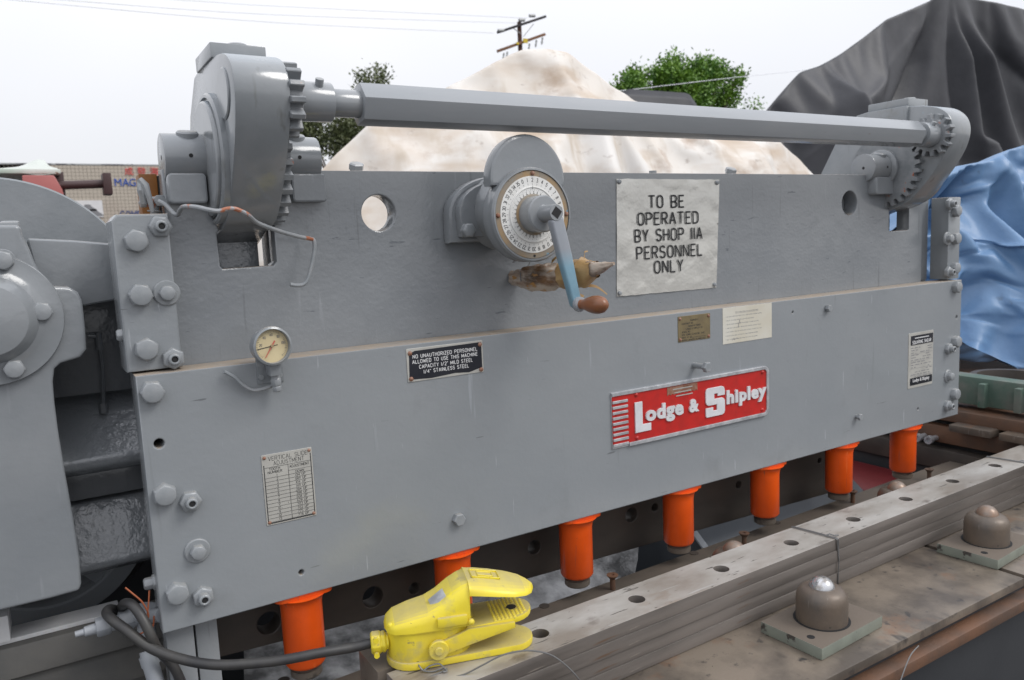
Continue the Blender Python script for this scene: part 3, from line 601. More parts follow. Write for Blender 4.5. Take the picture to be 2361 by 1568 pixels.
# white sheet over a bench seen in the gap behind the flywheel
a, c = at(215, 548, 'y', 2.6), at(300, 560, 'y', 2.6)
b = MB(); n = 14
for i in range(n):
    pass
b.prism([(a[0]-.3, 0.4), (c[0]+.3, .4), (c[0]+.25, c[2]+.03), (c[0]-.02, a[2]+.01), (a[0]+.05, a[2]-.02), (a[0]-.2, a[2]-.06)], 'xz', 2.4, 3.2)
tag(b.build('sheeted_bench', 'whiteboard', None, .04, 3), 'low bench under a white sheet between the flywheel and front plate', 'bench')
a, c = at(232, 541, 'y', 4.5), at(330, 551, 'y', 4.5)
b = MB(); b.box(a[0], c[0], 4.4, 5, 0, a[2]-.02); b.box(a[0]+.05, c[0], 4.45, 4.9, a[2]-.02, a[2]+.035)
tag(b.build('crate', 'tray', None, .02), 'pale blue grey crate standing beyond the white sheeted bench', 'crate')

# ================================================================== THE SHEAR
SH = thing('shearing_machine', 'long grey power shear with orange hold downs, crank dial and warning plates', 'metal shear')
def box(name, m, x0, x1, y0, y1, z0, z1, bev=.003, parent=SH):
    return MB().box(x0, x1, y0, y1, z0, z1).build(name, m, parent, bev)
f0 = lambda u, v: (at(u, v, 'y', 0)[0], at(u, v, 'y', 0)[2])
FX0, FX1, FZ0, FZ1 = .147, 2.944, 1.067, 1.578
holes = []
for (u, v), r in (((367, 1023), .0095), ((695, 1320), .0058), ((1828, 720), .004), ((2117, 943), .005), ((2206, 731), .0065)):
    x, z = f0(u, v); holes.append(circ(x, z, r, 16))
FP = plate('front_plate', 'plate', SH, [[(FX0, FZ0), (FX1, FZ0), (FX1, FZ1), (FX0, FZ1)]]+holes, 0, .078, .0025)
box('light_stop_panel', 'darkwall', .16, 2.93, .0785, .15, 1.03, 1.5, .003)  # added dark backing that keeps light from leaking through the plate holes
bx1 = at(2126, 550, 'y', .08)[0]
plate('beam', 'beam', SH, [[(.15, 1.49), (bx1, 1.49), (bx1, 1.967), (2.732, 1.967), (2.732, 1.775), (2.726, 1.770), (2.617, 1.770), (2.611, 1.775), (2.611, 1.967), (.448, 1.967), (.448, 1.776), (.44, 1.768), (.338, 1.767), (.333, 1.772), (.332, 1.84), (.338, 1.846), (.322, 1.885), (.318, 1.967), (.24, 1.967), (.24, 1.87), (.15, 1.87)],
      circ(.686, 1.873, .0405, 40), circ(2.387, 1.872, .0405, 40)], .08, .13, .003)
MB().cyl((2.387, .131, 1.872), (2.387, .16, 1.872), .06).build('hole_backing', 'cast', SH)
# gib plates
zl = at(285, 494, 'y', .028)[2]
plate('gib_plate', 'plate', SH, [[(.137, 1.582), (.236, 1.582), (.236, zl), (.147, zl), (.137, zl-.012)]], .028, .14, .004)
xg = at(2180, 550, 'y', .03)[0]; zr = at(2190, 455, 'y', .03)[2]
box('gib_plate', 'plate', xg, 2.958, .02, .087, 1.582, zr, .003)
box('gib_strip', 'beam', bx1+.012, xg-.002, .096, .13, 1.582, zr-.004, .002)
box('gib_strip', 'darkwall', bx1-.002, xg+.05, .131, .16, 1.55, zr-.01, .002)
# saddles and pivot pins
for x0, x1 in ((.245, .316), (.484, .558), (2.487, 2.592), (2.745, 2.815)):
    plate('saddle_block', 'cast', SH, [rrect(x0, x1, 1.898, 1.957, .008)], .048, .16, .004)
PY, PZ = .092, 1.99
for x0, x1 in ((.243, .334), (.452, .552), (2.474, 2.606), (2.735, 2.82)):
    pn = MB().cyl((x0, PY, PZ), (x1, PY, PZ), .0475, 40).build('pivot_pin', 'collar', SH, .003)
    xm = (x0+x1)/2+.004
    MB().lathe((xm, PY-.012, PZ+.03), (xm, PY-.02, PZ+.06), [(.021, 0), (.021, .018), (.018, .021)], 24).build('plug', 'bolt', pn)
    MB().cyl((xm-.002, PY-.0482, PZ+.0), (xm-.002, PY-.044, PZ+.0), .004, 10).build('oil_hole', 'hole', pn)
for x in (.2435, 2.4745):
    MB().cyl((x-.0008, PY-.002, PZ), (x+.001, PY-.002, PZ), .005, 10).build('oil_hole', 'hole', SH)
# gear housings
def gear_pts(cy, cz, rr, rt, n, a0=0, a1=360, ph=0):
    P = []; k0 = int(round((a1-a0)/360*n))
    for k in range(k0):
        a = a0+(a1-a0)*(k+ph)/k0; w = (a1-a0)/k0
        for f_, r in ((-.32, rr), (-.17, rt), (.17, rt), (.32, rr)): P.append((cy+r*math.cos(R(a+f_*w)), cz+r*math.sin(R(a+f_*w))))
    if a1-a0 != 360: P += [(cy+(rr)*math.cos(R(a)), cz+rr*math.sin(R(a))) for a in range(int(a1), int(a0)+360, 12)]
    return P
SY, SZ = -.08, 2.081
front = [(.12, 1.838), (.06, 1.848), (.005, 1.872), (-.05, 1.925), (-.10, 1.99), (-.13, 2.045), (-.14, 2.095), (-.128, 2.14), (-.095, 2.172), (-.05, 2.188), (0, 2.196)]
prof = [(p.x, p.y) for p in smooth_pts([(a, b_, 0) for a, b_ in front], 4)]+[(.165, 2.203), (.21, 2.197), (.295, 2.106), (.36, 1.996), (.39, 1.90), (.34, 1.84), (.2, 1.81)]
def housing(x0, x1, inner):
    sc = .74 if inner > 0 else .93; tz = lambda z: z if z < 2.1 else 2.1+(z-2.1)*sc
    H = MB().prism([(a, tz(b_)) for a, b_ in prof], 'yz', x0, x1).build('gear_housing', 'housing', SH, .005, 2, 35, 40)
    cp = MB().box(x0-.003, x1+.003, .012, .163, tz(2.20)-.003, tz(2.20)+.026).build('cap_block', 'housing', H, .003)
    for y, r in ((.045, .022), (.125, .012)):
        MB().lathe((x0+.055, y, tz(2.20)+.024), (x0+.055, y, tz(2.20)+.04), [(r, 0), (r, .006), (r*.8, .009)], 18).build('cap_bolt', 'bolt', H)
    gx0, gx1 = (x1-.002, x1+.026) if inner > 0 else (x0-.026, x0+.002)
    MB().prism(gear_pts(SY, SZ, .052, .070, 14, ph=.3), 'yz', gx0, gx1).build('pinion', 'gear', H, .0015, 1)
    MB().prism(gear_pts(PY, PZ, .120, .138, 29, 150, 290), 'yz', gx0+.002, gx1-.002).build('sector_gear', 'gear', H, .0015, 1)
    ox = x0 if inner > 0 else x1; s = -1 if inner > 0 else 1
    d = MB().lathe((ox-s*.002, .07, 1.985), (ox+s*.03, .07, 1.985), [(.128, 0), (.128, .012), (.124, .016), (.119, .016), (.118, .011), (.113, .011), (.112, .02), (.108, .023), (.06, .023)], 56).build('bearing_disc', 'housing', H)
    MB().lathe((ox-s*.002, SY+.02, SZ+.01), (ox+s*.004, SY+.02, SZ+.01), [(.047, 0), (.047, .004), (.044, .006)], 36).build('shaft_cover', 'housing', H)
    ix = gx0 if inner < 0 else gx1
    if inner < 0:
        MB().lathe((ix+.02, PY, PZ), (ix-.012, PY, PZ), [(.064, 0), (.064, .03), (.06, .032)], 36).build('pin_boss', 'cast', H)
        MB().box(x0-.012, x0+.01, .012, .163, 2.12, tz(2.2)).build('cap_lug', 'housing', H, .004)
    return H
housing(.34, .440, 1); housing(2.606, 2.716, -1)
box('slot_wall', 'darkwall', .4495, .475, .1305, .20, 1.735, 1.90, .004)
box('link_arm', 'gloss', .345, .436, .17, .5, 1.66, 1.835, .01)
box('link_arm', 'gloss', 2.60, 2.76, .17, .5, 1.66, 1.86, .01)
# shaft
hexp = [(SY-.0425*math.cos(R(10+60*k)), SZ+.0425*math.sin(R(10+60*k))) for k in range(6)]
DS = MB().prism(hexp, 'yz', .592, 2.49).build('drive_shaft', 'shaft', SH, .002, 2)
for x0, x1, r in ((.466, .534, .0375), (.53, .596, .027), (2.486, 2.52, .029), (2.515, 2.58, .040)):
    MB().cyl((x0, SY, SZ), (x1, SY, SZ), r, 40).build('collar', 'collar', DS, .002)
for x, yy in ((.506, -.1), (2.55, -.1)):
    MB().cyl((x, yy, SZ+.018), (x, yy-.012, SZ+.038), .008, 14).build('cotter_pin', 'bolt', DS, .001)
# ------------- bolts
def hexhead(r, h, seed):
    m = MB().lathe((0, 0, 0), (0, -h, 0), [(r*1.0, 0), (r, h*.8), (r*.9, h)], 6)
    m.lathe((0, -h*.9, 0), (0, -h-.0015, 0), [(r*.86, 0), (r*.86, h*.1), (r*.8, h*.1+.0015)], 24); return m
big = hexhead(.0225, .019, 1).build('hex_bolt', 'bolt', SH, .0012, 1); big_used = [0]
def bolt(u, v, y=0):
    p = at(u, v, 'y', y-.012); p = Vector((p.x, y+.001, p.z))
    o = big if not big_used[0] else copy_part(big, SH); big_used[0] += 1
    o.location = p; o.rotation_euler = (0, random.random(), 0)
nut_me = [None]
def nut(u, v, y=0):
    p = at(u, v, 'y', y-.018); p = Vector((p.x, y+.001, p.z))
    if not nut_me[0]:
        o = MB().lathe((0, 0, 0), (0, -.016, 0), [(.0215, 0), (.0215, .012), (.018, .0145)], 6).lathe((0, -.01, 0), (0, -.029, 0), [(.0115, 0), (.0115, .017), (.0095, .019), (.0062, .019), (.0055, .012)], 20).build('set_nut', 'bolt', SH, .001, 1)
        h_ = MB().cyl((0, -.02, 0), (0, -.0262, 0), .0058, 6).build('socket', 'hole', o); nut_me[0] = o
    else:
        o = copy_part(nut_me[0], SH)
        for c_ in nut_me[0].children: copy_part(c_, o)
    o.location = p; o.rotation_euler = (0, random.random(), 0)
wb = [None]
def washer(u, v, y=0):
    p = at(u, v, 'y', y-.01); p = Vector((p.x, y+.001, p.z))
    if not wb[0]:
        o = MB().lathe((0, 0, 0), (0, -.006, 0), [(.0245, 0), (.0245, .004), (.0225, .006)], 32).build('washer', 'bolt', SH)
        hexhead(.0158, .02, 2).build('bolt_head', 'bolt', o, .001, 1); wb[0] = o
    else:
        o = copy_part(wb[0], SH)
        for c_ in wb[0].children: copy_part(c_, o)
    o.location = p; o.rotation_euler = (0, random.random(), 0)
for u, v in ((315, 556), (325, 681), (339, 806)): bolt(u, v, .028)
for u, v in ((352, 905), (381, 1142), (410, 1370)): bolt(u, v)
for u, v in ((372, 522), (402, 828)): nut(u, v, .028)
for u, v in ((442, 1160), (471, 1381)): nut(u, v)
washer(386, 676, .028); washer(457, 1273)
for u, v in ((2208, 486), (2207, 550), (2205, 618)): bolt(u, v, .02)
for u, v in ((2212, 662), (2211, 788), (2208, 909)): bolt(u-3, v)
for u, v in ((2198, 470), (2195, 628)): nut(u, v, .02)
for u, v in ((2196, 805), (2193, 937)): nut(u, v)
washer(2190, 550, .02); washer(2191, 868)
# side bolts on the left edge
for u, v in ((279, 773), (351, 1372)):
    p = at(u, v, 'x', FX0-.012); b = MB().lathe((FX0+.002, .05, p.z), (FX0-.022, .05, p.z), [(.016, 0), (.016, .005), (.0125, .006), (.0125, .018), (.010, .022)], 6); b.build('side_bolt', 'bolt', SH, .001, 1)
# loose studs on the front plate
def stud(u, v, r, L, hr, hl):
    x, z = f0(u, v); b = MB().cyl((x, .004, z), (x, -L, z), r, 12); b.lathe((x, -L+.001, z), (x, -L-hl, z), [(hr, 0), (hr, hl*.8), (hr*.85, hl)], 6)
    b.build('stud', 'bolt', SH)
stud(1055, 1196, .012, .002, .0155, .014); stud(1600, 842, .0085, .045, .0155, .013); stud(1906, 711, .004, .004, .012, .012); stud(1974, 960, .007, .012, .0115, .009)
# cover domes with bolts behind the beam top
for u in (805, 1668):
    p = at(u, 385, 'y', .3)
    dm = MB().lathe((p.x, .32, 1.93), (p.x, .32, 2.03), [(.105, 0), (.105, .03), (.085, .046), (.045, .054), (0.001, .056)], 40).build('rear_dome', 'paint', SH)
    MB().lathe((p.x+.01, .29, 1.965), (p.x+.01, .27, 2.012), [(.016, 0), (.016, .026), (.019, .027), (.019, .04), (.015, .043)], 6).build('dome_bolt', 'bolt', dm)
p = at(1505, 388, 'y', .12); MB().cyl((p.x, .12, 1.96), (p.x, .12, 1.977), .011, 12).build('oil_cup', 'bolt', SH)
# ------------- hold downs
def holddown(x):
    hd = MB()
    hd.prism(rrect(x-.0635, x+.0635, .006, .094, .02), 'xy', 1.055, 1.0665)
    hd.lathe((x, .05, 1.056), (x, .05, .888), [(.060, 0), (.0545, .004), (.0495, .010), (.0465, .018), (.0448, .03), (.0445, .158), (.040, .166)], 44)
    o = hd.build('hold_down', 'orange', SH, .003, 2, 40)
    MB().lathe((x, .05, .889), (x, .05, .864), [(.030, 0), (.030, .007), (.0345, .008), (.0345, .022), (.032, .025)], 36).build('foot', 'strip', o)
for k in range(7): holddown(.432+.3735*k)
# ------------- knife bar behind the hold downs
hs = []
zA, zB = .915, .835
kb = [(.235, .905), (1.1, .862), (2.49, .828), (2.49, 1.04), (.235, 1.04)]
for u, v, r in ((860, 1377, .026), (620, 1437, .026), (955, 1357, .014), (1232, 1262, .02), (1456, 1187, .022), (1510, 1170, .012), (1703, 1118, .012), (1890, 1062, .010)):
    p = at(u, v, 'y', .16); hs.append(circ(p.x, p.z, r, 20))
plate('knife_bar', 'knife', SH, [kb]+hs, .16, .215, .003)
# ------------- legs and left side frame
box('leg', 'beam', .155, .207, .03, .1, .3, 1.065, .003)
box('leg', 'beam', .212, .255, .045, .1, .3, 1.065, .003)
fy = lambda u, v, y: (at(u, v, 'y', y)[0], at(u, v, 'y', y)[2])
# frame arm: casting extruded along the machine between gearbox and front plate
def zz(v, y, u=230): return at(u, v, 'y', y)[2]
arm_p = [(.62, zz(690, .40)), (.40, zz(690, .40)), (.40, zz(905, .40)), (.385, zz(918, .385)), (.235, zz(1043, .235)), (.222, zz(1056, .222)), (.225, zz(1076, .225)), (.245, zz(1086, .245)), (.34, zz(1090, .34)), (.345, zz(1142, .345)), (.32, zz(1152, .32)), (.245, zz(1292, .245)), (.245, zz(1310, .245)), (.275, zz(1318, .275)), (.62, zz(1318, .275))]
MB().prism(arm_p, 'yz', -.12, .5).build('frame_casting', 'gloss', SH, .008, 3, 40)
b = MB(); b.box(-.12, .5, .345, .402, zz(905, .35), zz(688, .35)); b.build('recess_wall', 'darkwall', SH, .003)  # sits over the casting's own wall, its darker grey carrying the recess shade
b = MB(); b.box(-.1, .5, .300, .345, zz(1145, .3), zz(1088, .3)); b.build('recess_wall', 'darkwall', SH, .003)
up = [fy(u, v, .2) for u, v in ((60, 549), (170, 554), (275, 563), (290, 695), (270, 692), (225, 700), (190, 707), (100, 690))]
MB().prism(up, 'xz', .2, .34).build('frame_arm', 'cast', SH, .008, 3)
gb = [fy(u, v, .1) for u, v in ((-260, 520), (38, 519), (48, 524), (52, 545), (66, 570), (78, 600), (92, 630), (104, 655), (112, 661), (160, 663), (180, 674), (190, 695), (197, 760), (200, 805), (186, 824), (140, 838), (126, 850), (122, 880), (126, 930), (135, 1000), (152, 1100), (170, 1200), (184, 1290), (188, 1345), (184, 1362), (120, 1380), (0, 1409), (-260, 1470))]
GB = MB().prism(gb, 'xz', .1, .4).build('gearbox', 'cast', SH, .034, 5, 40, 50)
gc = at(-28, 737, 'y', .1); gc = Vector((gc.x, .1, gc.z)); gr = .121
MB().lathe(gc+YV*.003, gc-YV*.03, [(gr, 0), (gr, .012), (gr*.985, .016), (gr*.78, .017), (gr*.74, .02), (gr*.66, .024), (gr*.60, .036), (gr*.52, .046), (gr*.3, .052), (.001, .054)], 72).build('gearbox_cover', 'cast', GB)
MB().box(fy(-260, 520, .1)[0], fy(44, 520, .1)[0], .11, .39, fy(10, 532, .1)[1], fy(10, 517, .1)[1]+.004).build('gearbox_lid', 'cast', GB, .004)
MB().lathe((fy(22, 518, .1)[0], .16, fy(22, 518, .1)[1]), (fy(22, 518, .1)[0], .16, fy(22, 510, .1)[1]+.002), [(.016, 0), (.016, .007), (.013, .009)], 6).build('lid_bolt', 'bolt', GB)
for u, v in ((97, 719), (33, 851), (6, 601), (-150, 700), (-80, 860)):
    p = at(u, v, 'y', .08); c_ = Vector((p.x, .09, p.z))
    o = hexhead(.0185, .016, 3); o.lathe((0, .004, 0), (0, -.002, 0), [(.021, 0), (.021, .006)], 28)
    o = o.build('cover_bolt', 'bolt', GB, .001, 1); o.location = c_; o.rotation_euler = (0, random.random(), 0)
# flywheel behind the gearbox
w = at(0, 721, 'y', .55); fr = abs(at(0, 415, 'y', .55)[2]-w[2])+.008
MB().lathe((w.x, .55, w.z), (w.x, .68, w.z), [(fr*.25, 0), (fr-.004, 0), (fr, .004), (fr, .12)], 120).build('flywheel', 'paint', SH)
# lower spoked pulley with belts
c0 = at(100, 1226, 'y', .45); pr = c0.z-at(100, 1441, 'y', .45).z
PW = MB().lathe((c0.x, .44, c0.z), (c0.x, .5, c0.z), [(pr*.80, .03), (pr*.80, .004), (pr*.82, 0), (pr-.002, 0), (pr, .003), (pr, .05), (pr*.80, .05), (pr*.80, .03)], 80, caps=False).build('pulley', 'shaft', SH)
for k in range(5):
    a = R(-52-72*k); d = Vector((math.cos(a), 0, math.sin(a))); s_ = Vector((-d.z, 0, d.x)); o_ = Vector((c0.x, .455, c0.z)); b = MB()
    pts = [o_+d*.03+s_*.03, o_+d*pr*.82+s_*.022, o_+d*pr*.82-s_*.022, o_+d*.03-s_*.03]
    b.prism([(p.x, p.z) for p in pts], 'xz', .452, .482); b.build('spoke', 'shaft', PW, .006)
MB().cyl((c0.x, .445, c0.z), (c0.x, .49, c0.z), .045, 32).build('hub', 'paint', PW, .003)
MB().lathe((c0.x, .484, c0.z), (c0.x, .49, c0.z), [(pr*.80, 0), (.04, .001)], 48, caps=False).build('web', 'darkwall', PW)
for k in range(4):
    cc = Vector((c0.x+.012+.006*k, .51+.022*k, c0.z+.006)); rb = pr+.012+.004*k
    b = MB(); b.tube([cc+Vector((math.cos(R(a)), 0, math.sin(R(a))))*rb for a in range(-200, 70, 6)], .010, 8); b.build('drive_belt', 'beltrubber', SH)
MB().lathe((c0.x, .51, c0.z), (c0.x, .6, c0.z), [(pr+.006, 0), (pr+.006, .09)], 60).build('belt_sheave', 'beltrubber', SH)
# small lubrication pipe in the recess
a, c, d_ = at(203, 775, 'y', .3), at(226, 775, 'y', .3), at(238, 942, 'y', .33)
b = MB(); b.cyl(a, c, .006, 12); b.cyl(c+Vector((0, 0, .006)), c-Vector((0, 0, .03)), .0075, 12); b.tube(smooth_pts([c, c-Vector((-.002, 0, .07)), d_], 6), .0042, 8)
e = d_; b.cyl(e+Vector((0, 0, .012)), e-Vector((0, 0, .01)), .009, 6); b.build('oil_pipe', 'darkwall', SH)
# board and lever valve on the left of the beam
a, c = at(329, 497, 'y', .17), at(373, 401, 'y', .17); box('spacer_board', 'board', a.x, at(366, 450, 'y', .17).x, .17, .22, a.z-.1, c.z, .002)
box('board_edge', 'hole', at(366.5, 450, 'y', .17).x, at(373, 450, 'y', .17).x, .168, .22, a.z-.1, c.z-.004, .001)
vv = lambda u, v: at(u, v, 'y', .1)
V = MB(); V.cyl(vv(357, 510), vv(357, 462), .0085, 16); V.cyl(vv(322, 467), vv(372, 464), .010, 16); V.lathe(vv(357, 489), vv(357, 484), [(.014, 0), (.014, .003)], 16)
V.cyl(vv(366, 464)+YV*.01, vv(366, 464)-YV*.02, .012, 6)
V.cyl(vv(330, 467)+YV*.012, vv(330, 467)-YV*.016, .008, 6)
V = V.build('grease_valve', 'tube', SH, .001, 1)
b = MB(); b.tube([vv(318, 417)-YV*.02, vv(322, 440)-YV*.022, vv(330, 470)-YV*.015], [.004, .0075, .006], 8); b.build('lever', 'bolt', V)
b = MB(); b.tube([vv(318, 415)-YV*.02, vv(330, 430)-YV*.022, vv(340, 458)-YV*.025, vv(349, 489)-YV*.02], [.006, .0085, .0055, .004], 8); b.build('lever', 'bolt', V)
# bent lubrication tube across the housing
tp = [(366, 464, .07), (380, 471, .06), (394, 485, .05), (403, 494, .04), (411, 494, .02), (416, 483, -.01), (426, 476, -.06), (455, 478, -.12), (480, 484, -.145), (505, 487, -.15), (525, 482, -.152), (543, 482, -.152), (562, 490, -.15), (575, 498, -.145), (590, 512, -.12), (612, 522, -.09), (650, 535, -.04), (690, 546, .0), (718, 551, .02), (724, 556, .02), (725, 575, .02), (718, 615, .02), (709, 645, .02), (698, 656, .02), (685, 658, .02), (669, 656, .02)]
b = MB(); b.tube(smooth_pts([at(u, v, 'y', y) for u, v, y in tp], 4), .0042, 9); b.build('lubrication_tube', 'tube', SH)
# ------------- pressure gauge
gcx, gcy, gcz = .389, -.052, 1.6135
ga = Vector((.05, -1, .06)).normalized(); gp = Vector((gcx, gcy, gcz))
GA = MB().lathe(gp-ga*.035, gp+ga*.012, [(.030, 0), (.034, .004), (.034, .03), (.0385, .032), (.0395, .038), (.038, .045), (.034, .047), (.0325, .044), (.0325, .036)], 48, caps=False).build('pressure_gauge', 'paint', SH)
MB().lathe(gp-ga*.01, gp+ga*.002, [(.033, 0), (.033, .011)], 40).build('gauge_face', 'cream', GA)
gx = Vector((1, .05, 0)).normalized(); gz = ga.cross(gx)*-1; gz = gz if gz.z > 0 else -gz
gq = lambda a, r_, h=.0016: gp+ga*h+(gx*math.cos(R(a))+gz*math.sin(R(a)))*r_
b = MB(); b.tube([gq(188, .028), gq(8, .012)], .0008, 6); b.build('pointer', 'ink', GA)
b = MB(); b.tube([gq(236, .026, .003), gq(56, .012, .003)], [.0007, .0014], 6); b.build('red_pointer', 'redneedle', GA)
MB().cyl(gp+ga*.001, gp+ga*.006, .003, 12).build('pointer_hub', 'ring', GA)
b = MB()
for k in range(41): a = 225-270*k/40; b.tube([gq(a, .0295), gq(a, .0275 if k % 5 else .026)], .0003, 4)
for s_, a in (('20', 170), ('40', 128), ('60', 90), ('80', 52), ('100', 12)):
    c_ = gq(a, .0225); strokes(b, s_, lambda x_, z_: c_+gx*(x_-.4)*.004+gz*(z_-.5)*.0048, .0003)
b.build('gauge_marks', 'greyink', GA)
box('gauge_bracket', 'paint', .368, .421, -.004, .001, 1.533, 1.585, .001, GA)
MB().box(.383, .405, -.05, -.01, 1.553, 1.582).build('stem_block', 'paint', GA, .002)
MB().lathe((.397, -.03, 1.555), (.40, -.028, 1.518), [(.009, 0), (.009, .010), (.0105, .011), (.0105, .024), (.0085, .025), (.0095, .026), (.0095, .036), (.005, .038)], 6).build('stem_fitting', 'bolt', GA, .0006, 1)
for x in (.375, .413): MB().cyl((x, -.003, 1.547), (x, -.009, 1.547), .005, 14).build('bracket_screw', 'bolt', GA)
b = MB(); b.tube(smooth_pts([(.40, -.028, 1.522)]+[tuple(at(u, v, 'y', -.014)) for u, v in ((632, 887), (620, 893), (596, 899), (580, 899), (560, 888), (543, 872), (530, 864), (517, 857))], 5), .0036, 8); b.build('gauge_tube', 'tube', GA)

# ------------- warning sign on the beam
sy = .0755
sg = lambda u, v: (lambda p: (p.x, p.z))(at(u, v, 'y', sy))
cs = [sg(1423, 412), sg(1660, 414), sg(1653, 663), sg(1423.5, 684)]
def tin(name, m, parent, cs, y, nx=40, nz=44, dent=.0055, seed=0, thick=.0015):
    vs = []; fs = []
    for i in range(nx+1):
        for j in range(nz+1):
            s, t = i/nx, j/nz
            x = (1-t)*((1-s)*cs[3][0]+s*cs[2][0])+t*((1-s)*cs[0][0]+s*cs[1][0]); z = (1-t)*((1-s)*cs[3][1]+s*cs[2][1])+t*((1-s)*cs[0][1]+s*cs[1][1])
            e = max(0, 1-6*min(s, 1-s, t, 1-t)); d = noise.noise(Vector((s*3, t*3, seed)))*dent*.5+max(0, noise.noise(Vector((s*9, t*9, seed+3)))-.2)*dent*(.3+1.2*max(0, .35-t))
            vs.append((x, y-abs(d)*.8-e*dent*.25*abs(noise.noise(Vector((s*7, t*7, 9)))), z+.0015*e*noise.noise(Vector((s*14, t*14, 5)))))
    for i in range(nx):
        for j in range(nz): a = i*(nz+1)+j; fs.append((a, a+nz+1, a+nz+2, a+1))
    me = bpy.data.meshes.new(name); me.from_pydata(vs, [], fs)
    bmx = bmesh.new(); bmx.from_mesh(me); r_ = bmesh.ops.extrude_face_region(bmx, geom=list(bmx.faces)); bmesh.ops.translate(bmx, verts=[v for v in r_['geom'] if isinstance(v, bmesh.types.BMVert)], vec=(0, -thick, 0)); bmesh.ops.recalc_face_normals(bmx, faces=bmx.faces); bmx.to_mesh(me); bmx.free()
    return link(name, me, m, parent, 60)
SG = tin('warning_sign', 'sign', SH, cs, .0795); SG['label'] = 'dented pale tin sign lettered in black'
b = MB()
for s_, (u0, v0, u1, v1), (u2, v2) in (('TO BE', (1498, 479, 1578, 452), (0, 0)), ('OPERATED', (1473, 520, 1611, 488), 0) if False else ('OPERATED', (1473, 519, 1611, 488), (0, 0)), ('BY SHOP 11A', (1466, 558, 1620, 528), (0, 0)), ('PERSONNEL', (1470, 598, 1620, 566), (0, 0)), ('ONLY', (1511, 630, 1576, 601), (0, 0))):
    A, Bq = at(u0, v0, 'y', .073), at(u1, v0-3, 'y', .073); zt_ = at(u0, v0-27.5, 'y', .073).z
    sline(b, s_, A.x, Bq.x, A.z, zt_, .0745, .0023, .3)
b.build('lettering', 'ink', SG)
for u, v in ((1428, 419), (1654, 421), (1648, 656), (1429, 676)):
    x, z = sg(u, v); MB().lathe((x, .079, z), (x, .070, z), [(.007, 0), (.007, .003), (.005, .007), (.001, .008)], 14).build('screw', 'bolt', SG)
# ------------- nameplate, red
rx0, rx1, rz0, rz1 = 1.272, 1.880, 1.2335, 1.3865
NP = plate('nameplate', 'alu', SH, [[(rx0, rz0), (rx1-.02, rz0)]+[(rx1-.02+.02*math.cos(R(a)), rz0+.02+.02*math.sin(R(a))) for a in range(-80, 1, 16)]+[(rx1-.02+.02*math.cos(R(a)), rz1-.02+.02*math.sin(R(a))) for a in range(0, 91, 15)]+[(rx0, rz1)]], -.003, .0005, .001)
NP['label'] = 'long red nameplate with raised aluminium letters and border'
plate('red_field', 'red', NP, [rrect(rx0+.001, rx1-.009, rz0+.010, rz1-.010, .005)], -.0045, -.002, .0006)
fr_ = [[(rx0+.055, rz0), (rx1-.02, rz0)]+[(rx1-.02+.02*math.cos(R(a)), rz0+.02+.02*math.sin(R(a))) for a in range(-80, 1, 16)]+[(rx1-.02+.02*math.cos(R(a)), rz1-.02+.02*math.sin(R(a))) for a in range(0, 91, 15)]+[(rx0, rz1), (rx0, rz1-.010), (rx1-.018, rz1-.010), (rx1-.010, rz1-.018), (rx1-.010, rz0+.018), (rx1-.018, rz0+.010), (rx0+.055, rz0+.010)]]
plate('border', 'alu', NP, fr_, -.008, -.003, .0012)
for k in range(9):
    z = rz1-.0225-k*.0146; plate('bar', 'alu', NP, [rrect(rx0+.001, rx0+.053, z-.0075, z, .001, 2)], -.008, -.004, .001)
ns = lambda a, b_: f0(*px(2400, 1150, 2.0909, a, b_))
def ntext(nm, s, a0, b0, a1, b1, bold):
    (x0, z0), (x1, z1) = ns(a0, b0), ns(a1, b1); t = text(nm, s, 'alu', NP, x0, x1, z0, z1, -.0065, .005, bold); return t
plate('letter', 'letteralu', NP, [[(1.3485, 1.266), (1.4045, 1.266), (1.4045, 1.2865), (1.3745, 1.2865), (1.3745, 1.350), (1.3485, 1.350)]], -.0085, -.004, .001)
text('letters', 'odge', 'letteralu', NP, 1.386, 1.525, 1.279, 1.334, -.0065, .005, .045); text('letter', '&', 'letteralu', NP, 1.547, 1.585, 1.291, 1.329, -.0065, .005, .05)
sx0, sz0, sw, sh = 1.6125, 1.266, .077, .085
S_ = [(.04, 0), (.85, 0), (.96, .05), (1, .14), (1, .48), (.95, .56), (.85, .6), (.44, .6), (.44, .78), (.62, .78), (.62, .68), (1, .68), (1, .86), (.95, .96), (.85, 1), (.14, 1), (.04, .96), (0, .88), (0, .52), (.05, .44), (.14, .4), (.58, .4), (.58, .2), (.38, .2), (.38, .32), (0, .32), (0, .05)]
plate('letter', 'letteralu', NP, [[(sx0+a*sw, sz0+b_*sh) for a, b_ in S_]], -.0085, -.004, .001)
text('letters', 'hipley', 'letteralu', NP, 1.697, 1.867, 1.281, 1.3345, -.0065, .005, .045)
for a, b_ in ((293, 895), (300, 1255), (1347, 706), (1345, 1020)):
    x, z = ns(a, b_); MB().lathe((x, -.003, z), (x, -.010, z), [(.007, 0), (.006, .003), (.003, .006), (.001, .0065)], 14).build('rivet', 'red', NP)
(x0, z0), (x1, z1) = ns(552, 900), ns(803, 790)
zig = [(x0+(x1-x0)*k/18, z0-.002+(.004 if k % 2 else 0)) for k in range(19)]
tg = plate('inventory_tag', 'rivet', NP, [zig+[(x1, z1), (x0, z1)]], -.0056, -.0042, .0003)
b = MB()
for k in range(3): b.box(x0+.02+.006*k, x1-.02-.006*(k % 2), -.0062, -.0055, z1-.010-.010*k, z1-.007-.010*k)
b.build('tag_print', 'tinplate', tg)
